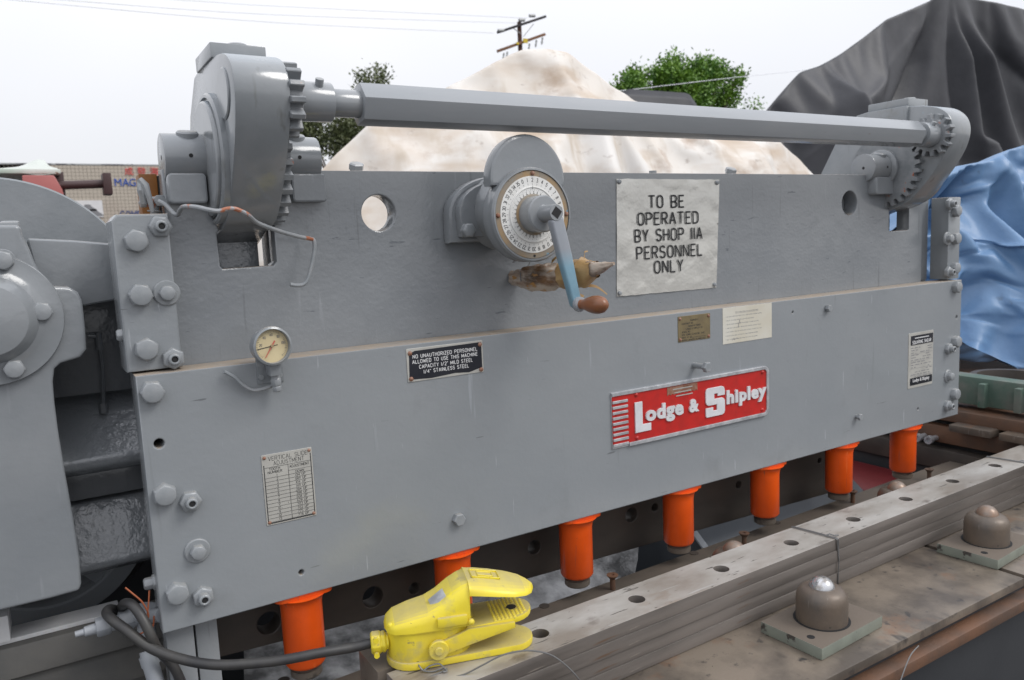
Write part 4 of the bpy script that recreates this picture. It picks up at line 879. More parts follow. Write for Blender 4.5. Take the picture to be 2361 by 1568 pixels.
# ------------- black capacity plate
ks = lambda a, b_: f0(*px(900, 1250, 1.7425, a, b_))
(x0, z1), (x1, _), (_, z0) = ks(1250, 245), ks(1800, 300), ks(1268, 490)
x0, x1, z0, z1 = .695, .892, z0, at(936, 803, 'y', 0)[2]
z1 = (f0(936, 803)[1]+f0(1111, 786)[1])/2; z0 = (f0(940, 882)[1]+f0(1114, 857)[1])/2; x0 = f0(937, 830)[0]; x1 = f0(1113, 820)[0]
KP = plate('capacity_plate', 'tinplate', SH, [rrect(x0, x1, z0, z1, .003)], -.0018, .0004, .0006); KP['label'] = 'small black plate with white warning text'
plate('black_field', 'blackplate', KP, [[(x0+.004, z0+.006), (x0+.06, z0+.003), (x0+.12, z0+.007), (x1-.04, z0+.004), (x1-.004, z0+.012), (x1-.004, z1-.004), (x0+.02, z1-.006), (x0+.006, z1-.012)]], -.0026, -.0016, .0003)
b = MB()
for s_, (a0, b0, a1, b1) in (('NO UNAUTHORIZED PERSONNEL', (1306, 320, 1754, 272)), ('ALLOWED TO USE THIS MACHINE', (1304, 358, 1756, 306)), ('CAPACITY 1/2" MILD STEEL', (1352, 392, 1722, 346)), ('1/4" STAINLESS STEEL', (1384, 423, 1696, 388))):
    (xa, za), (xb, zb) = ks(a0, b0), ks(a1, b1); zm = (za+zb)/2; sline(b, s_, xa, xb, zm+.0012, zm+.0092, -.0027, .0007, .3)
b.build('lettering', 'whitepaint', KP)
for a, b_ in ((1285, 285), (1772, 222), (1295, 463), (1782, 396)):
    x, z = ks(a, b_); MB().lathe((x, -.001, z), (x, -.007, z), [(.0055, 0), (.005, .003), (.001, .0055)], 14).build('rivet', 'rivet', KP)
# ------------- adjustment table plate
x0, x1 = f0(603, 1050)[0], f0(732, 1187)[0]; x0, x1 = .362, .467; z1 = (f0(600, 1050)[1]+f0(714, 1032)[1])/2; z0 = (f0(617, 1212)[1]+f0(732, 1187)[1])/2
TP = plate('adjustment_plate', 'tinplate', SH, [rrect(x0, x1, z0, z1, .002)], -.0016, .0004, .0005); TP['label'] = 'small tin table of tooth numbers and adjustments'
b = MB(); g0, g1 = x0+.005, x1-.005; b.box(g0-.002, g0-.0005, -.0022, -.0012, z0+.006, z1-.022); b.box(g1+.0005, g1+.002, -.0022, -.0012, z0+.006, z1-.012); b.box(g0, g1, -.0022, -.0012, z0+.003, z0+.005)
hx = x0+.053; hd_ = z1-.027
b.box(g0, g1, -.0021, -.0012, hd_-.0005, hd_); b.box(hx-.0003, hx+.0003, -.0021, -.0012, z0+.005, hd_)
rows = ['DOWN', '.014 UP', '.089 UP', '.104 UP', '.149 UP', '.284 UP', '.388 UP', '.508 UP', '.628 UP', '.703 UP', '.762 UP', '.775 UP', '.778 UP']
rz = z1-.0415; rh = (rz-z0-.006)/13
for k, s_ in enumerate(rows):
    z = rz-k*rh
    if k == 0: b.box(hx, g1, -.0021, -.0012, rz+.0006, rz+.0009)
    b.box(g0, g1, -.0021, -.0012, z-rh-.0002, z-rh+.0002)
    w_ = min(.036, swidth(s_)*.0052); xc = (hx+g1)/2; sline(b, s_, xc-w_/2, xc+w_/2, z-rh+.0014, z-.0014, -.0018, .00035)
    n_ = str(k+1); w_ = swidth(n_)*.0055; xc = (g0+hx)/2; sline(b, n_, xc-w_/2, xc+w_/2, z-rh+.0014-rh*.0, z-.0014, -.0018, .00035)
sline(b, 'VERTICAL SLIDE', x0+.014, x1-.010, z1-.0135, z1-.005, -.0018, .0004); sline(b, 'ADJUSTMENT', x0+.024, x1-.018, z1-.0245, z1-.016, -.0018, .0004)
sline(b, 'TOOTH', x0+.014, x0+.036, hd_-.007, hd_-.002, -.0018, .0004); sline(b, 'NUMBER', x0+.011, x0+.040, hd_-.0135, hd_-.0085, -.0018, .0004); sline(b, 'ADJUSTMENT', hx+.003, g1-.003, hd_-.0085, hd_-.003, -.0018, .0004)
b.build('table_print', 'ink', TP)
for x, z in ((x0+.006, z1-.006), (x1-.006, z1-.006), (x0+.006, z0+.006), (x1-.006, z0+.006)):
    MB().lathe((x, -.001, z), (x, -.005, z), [(.0038, 0), (.0034, .002), (.001, .0038)], 12).build('rivet', 'rivet', TP)
# ------------- brass plate and safety sheet
x0, x1, z0, z1 = 1.516, 1.640, 1.495, 1.5675
BP = plate('property_plate', 'brass', SH, [rrect(x0, x1, z0, z1, .002)], -.0015, .0004, .0005); BP['label'] = 'small dull brass plate with tiny stamped text'
tl = ['U.S. NAVY PROPERTY', 'CONTRACT NO.', 'MANUFACTURER', 'LODGE & SHIPLEY CO.', 'SERIAL NO.', 'STD. COMM. CLASS NO. 3445', 'NAVY I.D. NO.', 'NOTICE: CAPACITY AS INDICATED']
tl[0] = 'PROPERTY'
b = MB()
for k, s_ in enumerate(tl):
    s_ = ''.join(ch for ch in s_ if ch in GL); z = z1-.012-k*.0078; w_ = min(.09, swidth(s_)*.0048); xa = x0+.014 if k not in (0, 2, 3) else (x0+x1-w_)/2
    sline(b, s_, xa, xa+w_, z-.0042, z, -.0017, .0004)
b.box(x0+.045, x1-.018, -.0019, -.0012, z1-.012-6*.0078-.0044, z1-.012-6*.0078-.0036); b.build('stamping', 'ink', BP)
for x, z in ((x0+.007, z1-.007), (x1-.007, z1-.007), (x0+.007, z0+.007), (x1-.007, z0+.007)):
    MB().lathe((x, -.001, z), (x, -.006, z), [(.0048, 0), (.0042, .0025), (.001, .0045)], 12).build('rivet', 'rivet', BP)
x0, x1, z0, z1 = 1.691, 1.900, 1.4705, 1.5765
SP = plate('safety_sheet', 'paper', SH, [rrect(x0, x1, z0, z1, .001)], -.0012, .0003, .0003); SP['label'] = 'yellowed typed safety notice'
b = MB()
for k, s_ in enumerate(('SAFETY PRECAUTIONS FOR THE SQUARING SHEAR', '1. WAIT UNTIL MOTOR HAS COME TO FULL SPEED BEFORE SHEARING MATERIAL.', '2. DO NOT PUT HANDS BETWEEN CLAMP AND SHEAR BLADE.', '3. DO NOT EXCEED CAPACITY OF THIS MACHINE, 1/2 GAUGE MILD STEEL.', '4. KEEP FEET CLEAR OF FOOT TREADLE UNTIL MATERIAL IS READY TO CUT.', '5. STAY CLEAR OF BACK OF MACHINE UNTIL MATERIAL HAS BEEN FULLY CUT.', '6. DO NOT WEAR LOOSE CLOTHING, ETC., WHILE OPERATING MACHINE.', '7. ONLY AUTHORIZED OPERATORS PERMITTED TO USE THIS MACHINE.')):
    w_ = swidth(s_)*.0031; xa = x0+.012 if k else x0+.052; z = z1-.0145-k*.0112
    sline(b, s_, xa, xa+w_, z-.0026, z, -.0012, .0003)
    if k == 0: b.box(xa, xa+w_, -.0016, -.001, z-.0046, z-.004)
b.build('typing', 'greyink', SP)
b = MB(); b.tube([(x0+.062, -.0013, z1-.062), (x0+.068, -.0013, z1-.046), (x0+.07, -.0013, z1-.04)], .0008, 5); b.tube([(x0+.06, -.0013, z1-.05), (x0+.076, -.0013, z1-.047)], .0007, 5)
b.tube(smooth_pts([(x0+.038, -.0013, z0+.008), (x0+.045, -.0013, z0+.015), (x0+.048, -.0013, z0+.009), (x0+.055, -.0013, z0+.014), (x0+.066, -.0013, z0+.011)], 4), .0005, 5); b.build('pen_marks', 'greyink', SP)
# ------------- capacity chart at the right
x0, x1, z0, z1 = 2.612, 2.764, 1.2105, 1.409
CP = plate('capacity_chart', 'tinplate', SH, [rrect(x0, x1, z0, z1, .003)], -.0016, .0004, .0005); CP['label'] = 'capacity chart plate with black head and foot bands'
b = MB(); b.box(x0+.012, x1-.004, -.0024, -.001, z1-.044, z1-.010); b.box(x0+.012, x1-.004, -.0024, -.001, z0+.010, z0+.036); b.build('band', 'blackplate', CP)
b = MB(); sline(b, 'SQUARING SHEAR', x0+.022, x1-.016, z1-.040, z1-.029, -.0025, .0011, .3); b.box(x0+.035, x1-.03, -.0028, -.0022, z1-.021, z1-.018); b.build('lettering', 'whitepaint', CP)
text('lettering', 'Lodge & Shipley', 'whitepaint', CP, x0+.028, x1-.022, z0+.017, z0+.033, -.0027, .0006, .02)
b = MB(); rnd = random.Random(4)
for k in range(13):
    z = z1-.054-k*.0088; xx = x0+.016
    while xx < x1-.02:
        w_ = rnd.uniform(.008, .03)
        if rnd.random() < .72: b.box(xx, min(xx+w_, x1-.008), -.0021, -.0012, z-.0012, z+.0012)
        xx += w_+.008
    if k % 3 == 2: b.box(x0+.013, x1-.006, -.0021, -.0012, z-.0048, z-.0042)
b.build('chart_lines', 'greyink', CP)

# ------------- crank dial unit
DX, DZ = .985, 1.854
AD = plate('adjuster_flange', 'cast', SH, [[(.845, 1.798), (1.128, 1.798), (1.128, 1.87)]+circ(.9865, 1.87, .0, 1)[:0]+[(.9865+.1415*math.cos(R(a)), 1.865+.089*math.sin(R(a))**1.0) for a in range(0, 181, 10)]], .045, .081, .008)
MB().prism([(.9865+.125*math.cos(R(a)), 1.868+.075*math.sin(R(a))) for a in range(0, 181, 10)]+[(.865, 1.81), (1.108, 1.81)], 'xz', .022, .05).build('flange_step', 'cast', AD, .006)
MB().lathe((DX, .04, 1.868), (DX, -.075, DZ), [(.092, 0), (.082, .02), (.077, .06), (.08, .1), (.082, .12)], 48).build('barrel', 'cast', AD)
for x, z in ((.878, 1.826), (.945, 1.936)):
    MB().lathe((x, .024, z), (x, .002, z), [(.0175, 0), (.0175, .016), (.0145, .020), (.002, .0205)], 6).build('flange_bolt', 'bolt', AD, .001, 1)
hd = [(DX+.107*math.cos(R(a)), DZ+.107*math.sin(R(a))) for a in range(-218, 39, 6)]
lob = [(DX+.101*math.cos(R(a)), 1.934+.101*math.sin(R(a))) for a in range(-8, 189, 7)]
HD = plate('adjuster_head', 'cast', SH, [hd+lob], -.088, -.052, .007)
MB().lathe((DX, -.084, DZ), (DX, -.106, DZ), [(.107, 0), (.107, .012), (.1035, .017), (.1, .0175), (.0995, .013)], 72, caps=False).build('dial_rim', 'cast', HD)
dy = -.099
MB().lathe((DX, dy+.01, DZ), (DX, dy, DZ), [(.0995, 0), (.0995, .0085), (.098, .01), (.05, .0101)], 72).build('dial_ring', 'ring', HD)
MB().lathe((DX, dy+.004, DZ), (DX, dy-.0012, DZ), [(.0865, 0), (.0865, .0045), (.0862, .0052), (.03, .0052)], 72).build('dial_face', 'dial', HD)
MB().lathe((DX, dy, DZ), (DX, dy-.0045, DZ), [(.0635, .001), (.063, .0042), (.061, .0045), (.0595, .0026), (.03, .0026)], 72).build('inner_dial', 'dial', HD)
b = MB(); ys = dy-.0014
def radial(rad, ang, x_, z_, y=ys):     # text tangent frame: up = outward
    u = Vector((math.sin(ang), 0, math.cos(ang))); t = Vector((u.z, 0, -u.x)); return Vector((DX, y, DZ))+u*(rad+z_)+t*x_
for k in range(36):
    a_ = R(-19+10*k); s_ = str(k); w_ = swidth(s_, .2)*.0068
    strokes(b, s_, lambda x_, z_: radial(.0735, a_, x_*.0068-w_/2, z_*.0085), .00062, .2, YV)
    b.tube([radial(.0662, a_, 0, 0), radial(.0702, a_, 0, 0)], .0003, 4)
for k in range(64):
    a_ = R(360*k/64); b.tube([radial(.0545, a_, 0, 0, dy-.0028), radial(.0545-(.004 if k % 2 else .0065)+.006, a_, 0, 0, dy-.0028)], .0003, 4)
for k in range(32):
    a_ = R(360*k/32-98)
    if k == 0: strokes(b, '0', lambda x_, z_: radial(.045, a_, x_*.006-.0016, z_*.006, dy-.0028), .0005, .2, YV); continue
    n_, d_ = k, 32
    while n_ % 2 == 0: n_ //= 2; d_ //= 2
    for s_, rr in ((str(n_), .0492), (str(d_), .0445)):
        w_ = swidth(s_, .2)*.0028; strokes(b, s_, lambda x_, z_: radial(rr, a_, x_*.0028-w_/2, z_*.0034, dy-.0028), .00028, .2)
    b.tube([radial(.0484, a_, -.002, 0, dy-.0028), radial(.0484, a_, .002, 0, dy-.0028)], .0002, 4)
b.tube([radial(.0645, 0, 0, 0, dy-.004), radial(.057, 0, 0, 0, dy-.004)], .0006, 5)
b.build('dial_marks', 'ink', HD)
for a_ in (2, 90, 270): 
    p = Vector((DX, dy, DZ))+Vector((math.sin(R(a_)), 0, math.cos(R(a_))))*.0925
    MB().lathe(p+YV*.002, p-YV*.006, [(.0055, 0), (.0055, .003), (.0035, .007), (.001, .0078)], 14).build('dial_screw', 'rivet', HD)
p = Vector((DX, dy, DZ-.093)); MB().cyl(p, p-YV*.0008, .003, 10).build('screw_hole', 'hole', HD)
for dz in (.018, -.028):
    MB().lathe((DX+.112, -.05, DZ+dz), (DX+.136, -.05, DZ+dz), [(.010, 0), (.010, .012), (.007, .016)], 10).build('head_screw', 'bolt', HD)
CK = MB().lathe((DX, dy, DZ), (DX, -.147, DZ), [(.041, 0), (.041, .044), (.038, .047), (.012, .0475)], 48).build('crank_hub', 'collar', SH)
MB().lathe((DX, dy, DZ), (DX, dy-.006, DZ), [(.0465, 0), (.0465, .004), (.042, .0055)], 48).build('hub_ring', 'ring', CK)
b = MB(); b.lathe((DX, -.146, DZ), (DX, -.193, DZ), [(.020, 0), (.0185, .004), (.0185, .044), (.0172, .047), (.002, .0472)], 32); b.build('crank_boss', 'collar', CK)
sq = .0098; b = MB(); b.box(-sq, sq, -.1938, -.17, -sq, sq, Matrix.Translation((DX, 0, DZ)) @ Matrix.Rotation(R(38), 4, 'Y')); b.build('square_socket', 'hole', CK)
ex, ez = 1.036, 1.650
def armpoly():
    d = Vector((ex-DX, 0, ez-DZ)).normalized(); s_ = Vector((-d.z, 0, d.x)); o_ = Vector((DX, 0, DZ)); e_ = Vector((ex, 0, ez)); P = []
    for t, w_ in ((.012, .0165), (.1, .0165), (.16, .0135), (.21, .0125)):
        P.append(o_+d*t+s_*w_)
    P += [e_+d*.010+s_*.006, e_+d*.010-s_*.006]
    for t, w_ in ((.21, .0125), (.16, .0135), (.1, .0165), (.012, .0165)): P.append(o_+d*t-s_*w_)
    return [(p.x, p.z) for p in P]
MB().prism(armpoly(), 'xz', -.192, -.172).build('crank_arm', 'blue_arm', CK, .006, 3, 40)
hv = Vector((.12, -1, .02)).normalized(); h0 = Vector((ex, -.19, ez))
MB().lathe(h0, h0+hv*.02, [(.0165, 0), (.0175, .006), (.0165, .010), (.012, .011)], 28).build('ferrule', 'conduit', CK)
MB().lathe(h0+hv*.009, h0+hv*.1, [(.0115, 0), (.0105, .006), (.012, .014), (.0165, .028), (.0198, .042), (.0202, .056), (.0175, .068), (.011, .077), (.004, .0805), (.001, .081)], 32).build('handle', 'wood', CK)
# two-tone crank arm: grey paint above, worn blue below
t = M['blue_arm'].node_tree; bs = t.nodes['Principled BSDF']; src = bs.inputs['Base Color'].links[0].from_socket
tcn = t.nodes.new('ShaderNodeTexCoord'); sx = t.nodes.new('ShaderNodeSeparateXYZ'); t.links.new(tcn.outputs['Object'], sx.inputs[0])
mr = t.nodes.new('ShaderNodeMapRange'); mr.inputs[1].default_value = 1.735; mr.inputs[2].default_value = 1.775; t.links.new(sx.outputs[2], mr.inputs[0])
mm = t.nodes.new('ShaderNodeMix'); mm.data_type = 'RGBA'; t.links.new(mr.outputs[0], mm.inputs[0]); t.links.new(src, mm.inputs[6]); mm.inputs[7].default_value = (.28, .30, .33, 1); t.links.new(mm.outputs[2], bs.inputs['Base Color'])

# ------------- bed
TZ = .83
box('added_dark_base', 'darkbed', .3, 4.2, -.56, -.1, .0, .755, .004)  # added base, coloured dark in place of the shaded ground below the bed
box('bed_rail', 'rust', .3, 4.2, -.615, -.56, .757, .786, .004)
box('bed_core', 'darkbed', .3, 4.2, -.575, -.12, .755, .806, .002)
x2 = at(2347, 1328, 'z', TZ).x
box('bed_plate', 'table', .3, x2, -.592, -.18, .807, TZ, .003)
box('bed_plate', 'table', x2+.022, 4.2, -.592, -.18, .807, TZ-.001, .003)
MB().prism([(.36, -.178), (4.0, -.178), (4.0, .10), (2.9, .115), (1.0, .06), (.36, .045)], 'xy', .79, TZ-.001).build('bed_strip', 'strip', SH, .002)
for u, v in ((1255, 1397), (1160, 1440), (1600, 1275), (1790, 1205), (654, 1568), (1393, 1400)):
    p = at(u, v, 'z', TZ); MB().cyl((p.x, p.y, TZ-.0005), (p.x, p.y, TZ+.0006), .014, 18).build('plug', 'knife', SH)
for u, v, r in ((1808, 1463, .008), (1835, 1385, .008), (2228, 1268, .007)):
    p = at(u, v, 'z', TZ); MB().cyl((p.x, p.y, TZ-.0005), (p.x, p.y, TZ+.0006), r, 14).build('bolt_hole', 'hole', SH)
for u, v in ((2148+93, 1380), ):
    p = at(1838, 1387, 'z', TZ)

# ================================================================== LOOSE THINGS ON AND ROUND THE SHEAR
# --- stack of long blades wired together
BL, BW, BH = 3.3, .128, .0322
bx, by, rotz = .52, -.345, R(1.1)
labels = ['topmost long steel blade with a row of countersunk holes', 'second long steel blade from the top of the wired stack', 'third long steel blade from the top of the wired stack', 'lowest long steel blade, lying on the rusty bed plate']
bmx_ = Matrix.Translation((bx, by, 0)) @ Matrix.Rotation(rotz, 4, 'Z'); bi = bmx_.inverted()
TOPZ = TZ+4*BH+.002
for k in range(4):
    z0 = TZ+.001+(3-k)*(BH+.0003); off = (0, -.0022, .0012, -.0012)[k]
    T = thing('steel_bar', labels[k], 'shear blade', (bx, by, z0), 'long blades stacked on the bed'); T.rotation_euler = (0, 0, rotz)
    hl = []
    if k == 0:
        for u, v in ((1245, 1460), (1468, 1381), (1663, 1311), (1824, 1251), (1967, 1197), (2088, 1150), (2196, 1109), (2294, 1073)):
            p = bi @ at(u, v, 'z', TOPZ); hl.append((p.x, p.y))
        cu_loops = [[(0, 0), (BL, 0), (BL, BW), (0, BW)]]+[circ(x, y, .0195, 24) for x, y in hl]
        o = plate('blade', 'steeltop', T, cu_loops, 0, BH, .0012); o.data.transform(Matrix.Rotation(R(-90), 4, 'X')); o.data.transform(Matrix.Translation((0, 0, BH)))
        xs_ = [v.co.z for v in o.data.vertices]; zmin = min(xs_); ymn = min(v.co.y for v in o.data.vertices)
        o.data.transform(Matrix.Translation((0, -ymn, -zmin)))
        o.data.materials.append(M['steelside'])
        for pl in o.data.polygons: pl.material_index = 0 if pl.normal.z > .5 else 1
        for x, y in hl:
            MB().cyl((x, y, -.0005), (x, y, .004), .0193, 20).build('hole_bottom', 'steelside', T)
            MB().box(x+.004, x+.0125, y-.013, y+.013, .004, .0045).build('slot', 'hole', T)
    else:
        MB().box(0, BL, off, BW+off, 0, BH).build('blade', 'steelside', T, .0016)
def tie(u, v, label):
    p = bi @ at(u, v, 'z', TOPZ); r = .0016; e = .003
    pts = [(p.x, -e, TZ+.004), (p.x+.002, -e-.001, TZ+.07), (p.x, -e, TOPZ), (p.x-.002, 0, TOPZ+.002), (p.x-.012, BW*.5, TOPZ+.003), (p.x-.02, BW, TOPZ+.002), (p.x-.02, BW+e, TOPZ-.01), (p.x-.02, BW+e, TZ+.01)]
    b = MB(); b.tube([bmx_ @ Vector(q_) for q_ in pts], r, 6); b.tube([bmx_ @ (Vector(q_)+Vector((-.006 if 2 <= i <= 5 else 0, 0, 0))) for i, q_ in enumerate(pts)], r, 6)
    kx = bmx_ @ Vector((p.x-.006, BW*.22, TOPZ+.003)); b.tube([kx, kx+Vector((.006, -.004, .003)), kx+Vector((.01, -.016, .001)), kx+Vector((.02, -.022, .002))], r*1.2, 6)
    tag(b.build('tie_wire', 'steelwire'), label, 'wire', 'wires tying the blade stack')
tie(1925, 1240, 'dark tie wire round the blade stack behind the ball topped caster'); tie(2338, 1062, 'dark tie wire round the far right end of the blade stack')
# --- steel block beside the blades, under the foot switch
b = MB(); b.box(.505, .80, -.2, -.095, TZ, TOPZ-.002); tag(b.build('steel_block', 'strip', None, .002), 'brown steel block under the heel of the yellow foot switch', 'block')
# --- ball casters
def caster(x, y, rz, label, ballm):
    T = thing('ball_caster', label, 'ball caster', (x, y, TZ+.0006), 'ball casters on the bed'); T.rotation_euler = (0, 0, rz)
    pb_ = MB().box(-.122, .122, -.083, .083, 0, .028).build('base_plate', 'casterplate', T, .002)
    MB().cyl((0, 0, .0275), (0, 0, .0288), .0655, 40).build('socket_ring', 'hole', T)
    for sx_ in (-.095, .095):
        MB().cyl((sx_, -.012*(1 if sx_ < 0 else -1)*3, .027), (sx_, -.012*(1 if sx_ < 0 else -1)*3, .0286), .009, 16).build('screw_hole', 'hole', pb_)
    MB().lathe((0, 0, .01), (0, 0, .125), [(.0595, 0), (.0595, .068), (.0575, .082), (.051, .093), (.041, .099), (.030, .101), (.027, .099)], 56).build('housing', 'rustlight', T)
    MB().sphere((0, 0, .105), .0305, n=32).build('ball', ballm, T)
caster(1.541, -.451, R(3), 'rusty ball caster with a bright ball, nearest full one in front of the blades', 'ball')
caster(2.316, -.434, R(4), 'rusty ball caster with a brown ball, near the right edge in front of the blades', 'rustball')
p = at(1300, 1568, 'z', .94); caster(.775, -.475, R(2), 'rusty ball caster cut by the bottom edge of the photo', 'rustball')
p = at(1686, 1262, 'z', .945); caster(p.x, p.y-.01, R(1), 'rusty ball caster half hidden behind the middle of the blades', 'rustball')
p = at(2062, 1122, 'z', .945); caster(p.x, p.y-.01, R(1), 'rusty ball caster behind the blades below the rightmost hold down', 'rustball')
# --- loose screws on the bed strip
for u, v, lab in ((1413, 1358, 'countersunk screw standing on the bed left of the third hold down'), (1716, 1258, 'countersunk screw standing beside the hidden middle ball caster'), (2142, 1106, 'countersunk screw standing near the far right hold down'), (1966, 1158, 'short countersunk screw sunk in the oily strip behind the blades')):
    p = at(u, v, 'z', TZ+.0005); b = MB(); b.lathe((p.x, p.y, TZ), (p.x, p.y, TZ+.04), [(.0075, 0), (.0075, .03), (.016, .040), (.016, .042), (.006, .0421), (.005, .037)], 20)
    tag(b.build('countersunk_screw', 'rust'), lab, 'screw', 'loose screws on the bed')
# --- yellow foot switch
rz = R(-18.5); o_ = Vector((.535, -.178, TOPZ+.001))
FS = thing('foot_switch', 'dusty yellow guarded foot switch lying on the left end of the blade stack', 'foot switch', o_); FS.rotation_euler = (0, 0, rz)
def plan(L, w0, w1, x0=0, n=10):                   # tongue-shaped outline along +x, rounded at both ends
    return [(x0+w0+w0*math.cos(R(a)), w0*math.sin(R(a))) for a in range(90, 271, 15)]+[(x0+L-w1+w1*math.cos(R(a)), w1*math.sin(R(a))) for a in range(-90, 91, 15)]
bs_ = MB().prism(plan(.305, .054, .046), 'xy', 0, .015).build('base', 'yellow', FS, .003)
MB().prism(plan(.17, .049, .046, .004), 'xy', .014, .082).build('switch_body', 'yellow', FS, .003)
def loft(secs, name, m, parent, n=14):            # secs: (x, half width, z bottom, z top, squareness)
    b = MB(); rings = []
    for x, w, zb, zt_, pw in secs:
        ring = []
        for k in range(n+1):
            a = math.pi*k/n; c_, s_ = math.cos(a), math.sin(a)
            ring.append(b.b.verts.new((x, w*math.copysign(abs(c_)**pw, c_), zb+(zt_-zb)*abs(s_)**pw)))
        rings.append(ring)
    for a, c_ in zip(rings, rings[1:]):
        for k in range(n): b.face((a[k], c_[k], c_[k+1], a[k+1]))
        b.face((a[0], a[n], c_[n], c_[0]))
    b.face(rings[0][::-1]); b.face(rings[-1]); return b.build(name, m, parent, 0, sharp=50)
hood = loft([(-.001, .012, .078, .083, .8), (.004, .034, .077, .092, .75), (.018, .048, .077, .1, .65), (.05, .0535, .077, .109, .6), (.085, .0545, .077, .116, .55), (.11, .0545, .077, .130, .55), (.135, .0545, .077, .148, .5), (.155, .0545, .077, .159, .5), (.168, .0545, .077, .163, .5), (.1685, .0545, .138, .1635, .6), (.175, .057, .1385, .164, .85), (.19, .0595, .137, .163, .95), (.225, .061, .131, .155, 1.0), (.26, .058, .124, .1445, 1.0), (.285, .048, .119, .136, 1.0), (.300, .033, .116, .128, 1.0), (.309, .012, .1165, .122, 1.0)], 'hood', 'yellow', FS)
MB().prism(plan(.178, .0515, .0525, .001)[:], 'xy', .073, .079).build('lid_rim', 'yellow', FS, .0015)
MB().box(.10, .162, -.062, -.05, .083, .104).build('rib', 'yellow', hood, .006)
MB().lathe((.168, -.056, .086), (.168, -.064, .086), [(.007, 0), (.0065, .004), (.003, .007), (.001, .0075)], 14).build('lid_screw', 'yellow', hood)
MB().lathe((.012, -.026, .088), (.006, -.038, .096), [(.006, 0), (.005, .008), (.001, .010)], 12).build('lid_screw', 'yellow', hood)
npl = MB().box(-.018, .018, -.013, .013, 0, .0015, Matrix.Translation((.107, -.022, .1285)) @ Matrix.Rotation(R(-34), 4, 'Y') @ Matrix.Rotation(R(18), 4, 'X')).build('name_tag', 'alu', hood, .0004)
mtx_ = Matrix.Translation((.208, -.006, .1585)) @ Matrix.Rotation(R(12), 4, 'Y')
b = MB()
for a_, w_ in ((.03, .002), (.017, .0018)):
    for x0, x1, y0, y1 in ((-a_, a_, -a_*.62, -a_*.62+w_), (-a_, a_, a_*.62-w_, a_*.62), (-a_, -a_+w_, -a_*.62, a_*.62), (a_-w_, a_, -a_*.62, a_*.62)): b.box(x0, x1, y0, y1, -.002, .0022, mtx_)
b.build('emblem', 'yellow', hood, .0005, 1)
# treadle: tilted plate with two side arms and a row of diamond studs
tm = Matrix.Translation((.10, 0, .036)) @ Matrix.Rotation(R(-3.5), 4, 'Y')
TR = MB().prism([(.06, -.047)]+[(.205-.046+.046*math.cos(R(a)), .047*math.sin(R(a))) for a in range(-90, 91, 15)]+[(.06, .047), (.075, .02), (.06, 0), (.075, -.02)], 'xy', .018, .030, tm).build('treadle', 'yellow', FS, .003)
for s_ in (-1, 1):
    MB().prism([(-.012, -.010), (.012, -.013), (.06, -.004), (.16, .012), (.16, .024), (.065, .03), (.05, .025), (.0, .013), (-.012, .010)], 'xz', .0465*s_, .0555*s_, tm).build('treadle_arm', 'yellow', TR, .002)
    b = MB(); b.lathe((.10, .0535*s_, .038), (.10, .066*s_, .038), [(.020, 0), (.020, .007), (.0185, .009), (.0085, .009), (.0085, .0125), (.007, .0135)], 28); b.build('pivot', 'yellow', TR)
b = MB()
for i in range(9):
    for j in range(11):
        x, y = .122+i*.0082, -.042+j*.0084
        if (x-.158)**2/.046**2+(y/.043)**2 > 1 and x > .158: continue
        if (x-.165)**2+y*y < .011**2: continue
        v = [b.b.verts.new(tm @ Vector(c_)) for c_ in ((x-.0036, y-.0036, .0298), (x+.0036, y-.0036, .0298), (x+.0036, y+.0036, .0298), (x-.0036, y+.0036, .0298), (x, y, .0328))]
        for f_ in ((0, 1, 4), (1, 2, 4), (2, 3, 4), (3, 0, 4)): b.face([v[q_] for q_ in f_])
tag(b.build('grip_studs', 'yellow', TR), None, None, kind='stuff')
c_ = tm @ Vector((.165, 0, .0302)); MB().lathe(c_-Vector((0, 0, .002)), c_+Vector((0, 0, .0006)), [(.0105, 0), (.0105, .0024), (.006, .0026)], 20).build('treadle_hole', 'hole', TR)
MB().box(.10, .15, -.045, .045, .018, .055).build('latch_block', 'yellow', FS, .003)
MB().box(.1688, .1696, -.047, .047, .082, .134).build('mouth_shade', 'hole', FS)  # near-black sheet: shade of the hollow hood put into colour
gl = MB(); gl.lathe((.006, -.006, .047), (-.03, -.006, .047), [(.017, 0), (.017, .006), (.0215, .007), (.0215, .014), (.019, .016), (.023, .017), (.023, .033), (.019, .036)], 6); gl.build('cable_gland', 'yellow', FS, .0015, 1)
for dz in (.016, -.016): MB().cyl((-.02, -.024, .047+dz), (-.02, -.031, .047+dz), .0055, 12).build('gland_screw', 'yellow', FS)
MB().cyl((.058, -.044, .0145), (.058, -.044, .0158), .005, 14).build('eyelet', 'hole', bs_)
bpy.context.view_layer.update()
gw = Matrix.Translation(o_) @ Matrix.Rotation(rz, 4, 'Z')
# --- control cable of the foot switch
g0_ = gw @ Vector((-.03, -.006, .047)); g1_ = gw @ Vector((-.07, -.008, .045))
cp = [g0_, g1_]+[at(u, v, 'y', y) for u, v, y in ((740, 1505, -.155), (668, 1519, -.14), (600, 1528, -.12), (500, 1533, -.09), (420, 1520, -.05), (350, 1495, -.015), (290, 1452, .02), (258, 1428, .05), (246, 1414, .08), (252, 1405, .105), (268, 1408, .13), (300, 1425, .16))]
b = MB(); b.tube(smooth_pts(cp, 6), .0098, 14); tag(b.build('control_cable', 'rubber'), 'thick black cable curving left from the yellow foot switch', 'cable', 'black cables at the lower left')
cp = [at(u, v, 'y', y) for u, v, y in ((284, 1412, .17), (281, 1400, .12), (286, 1392, .07), (297, 1391, .04), (312, 1402, .02), (332, 1432, 0), (350, 1470, -.01), (362, 1495, .0), (385, 1520, .015), (405, 1545, .015), (425, 1590, .015))]
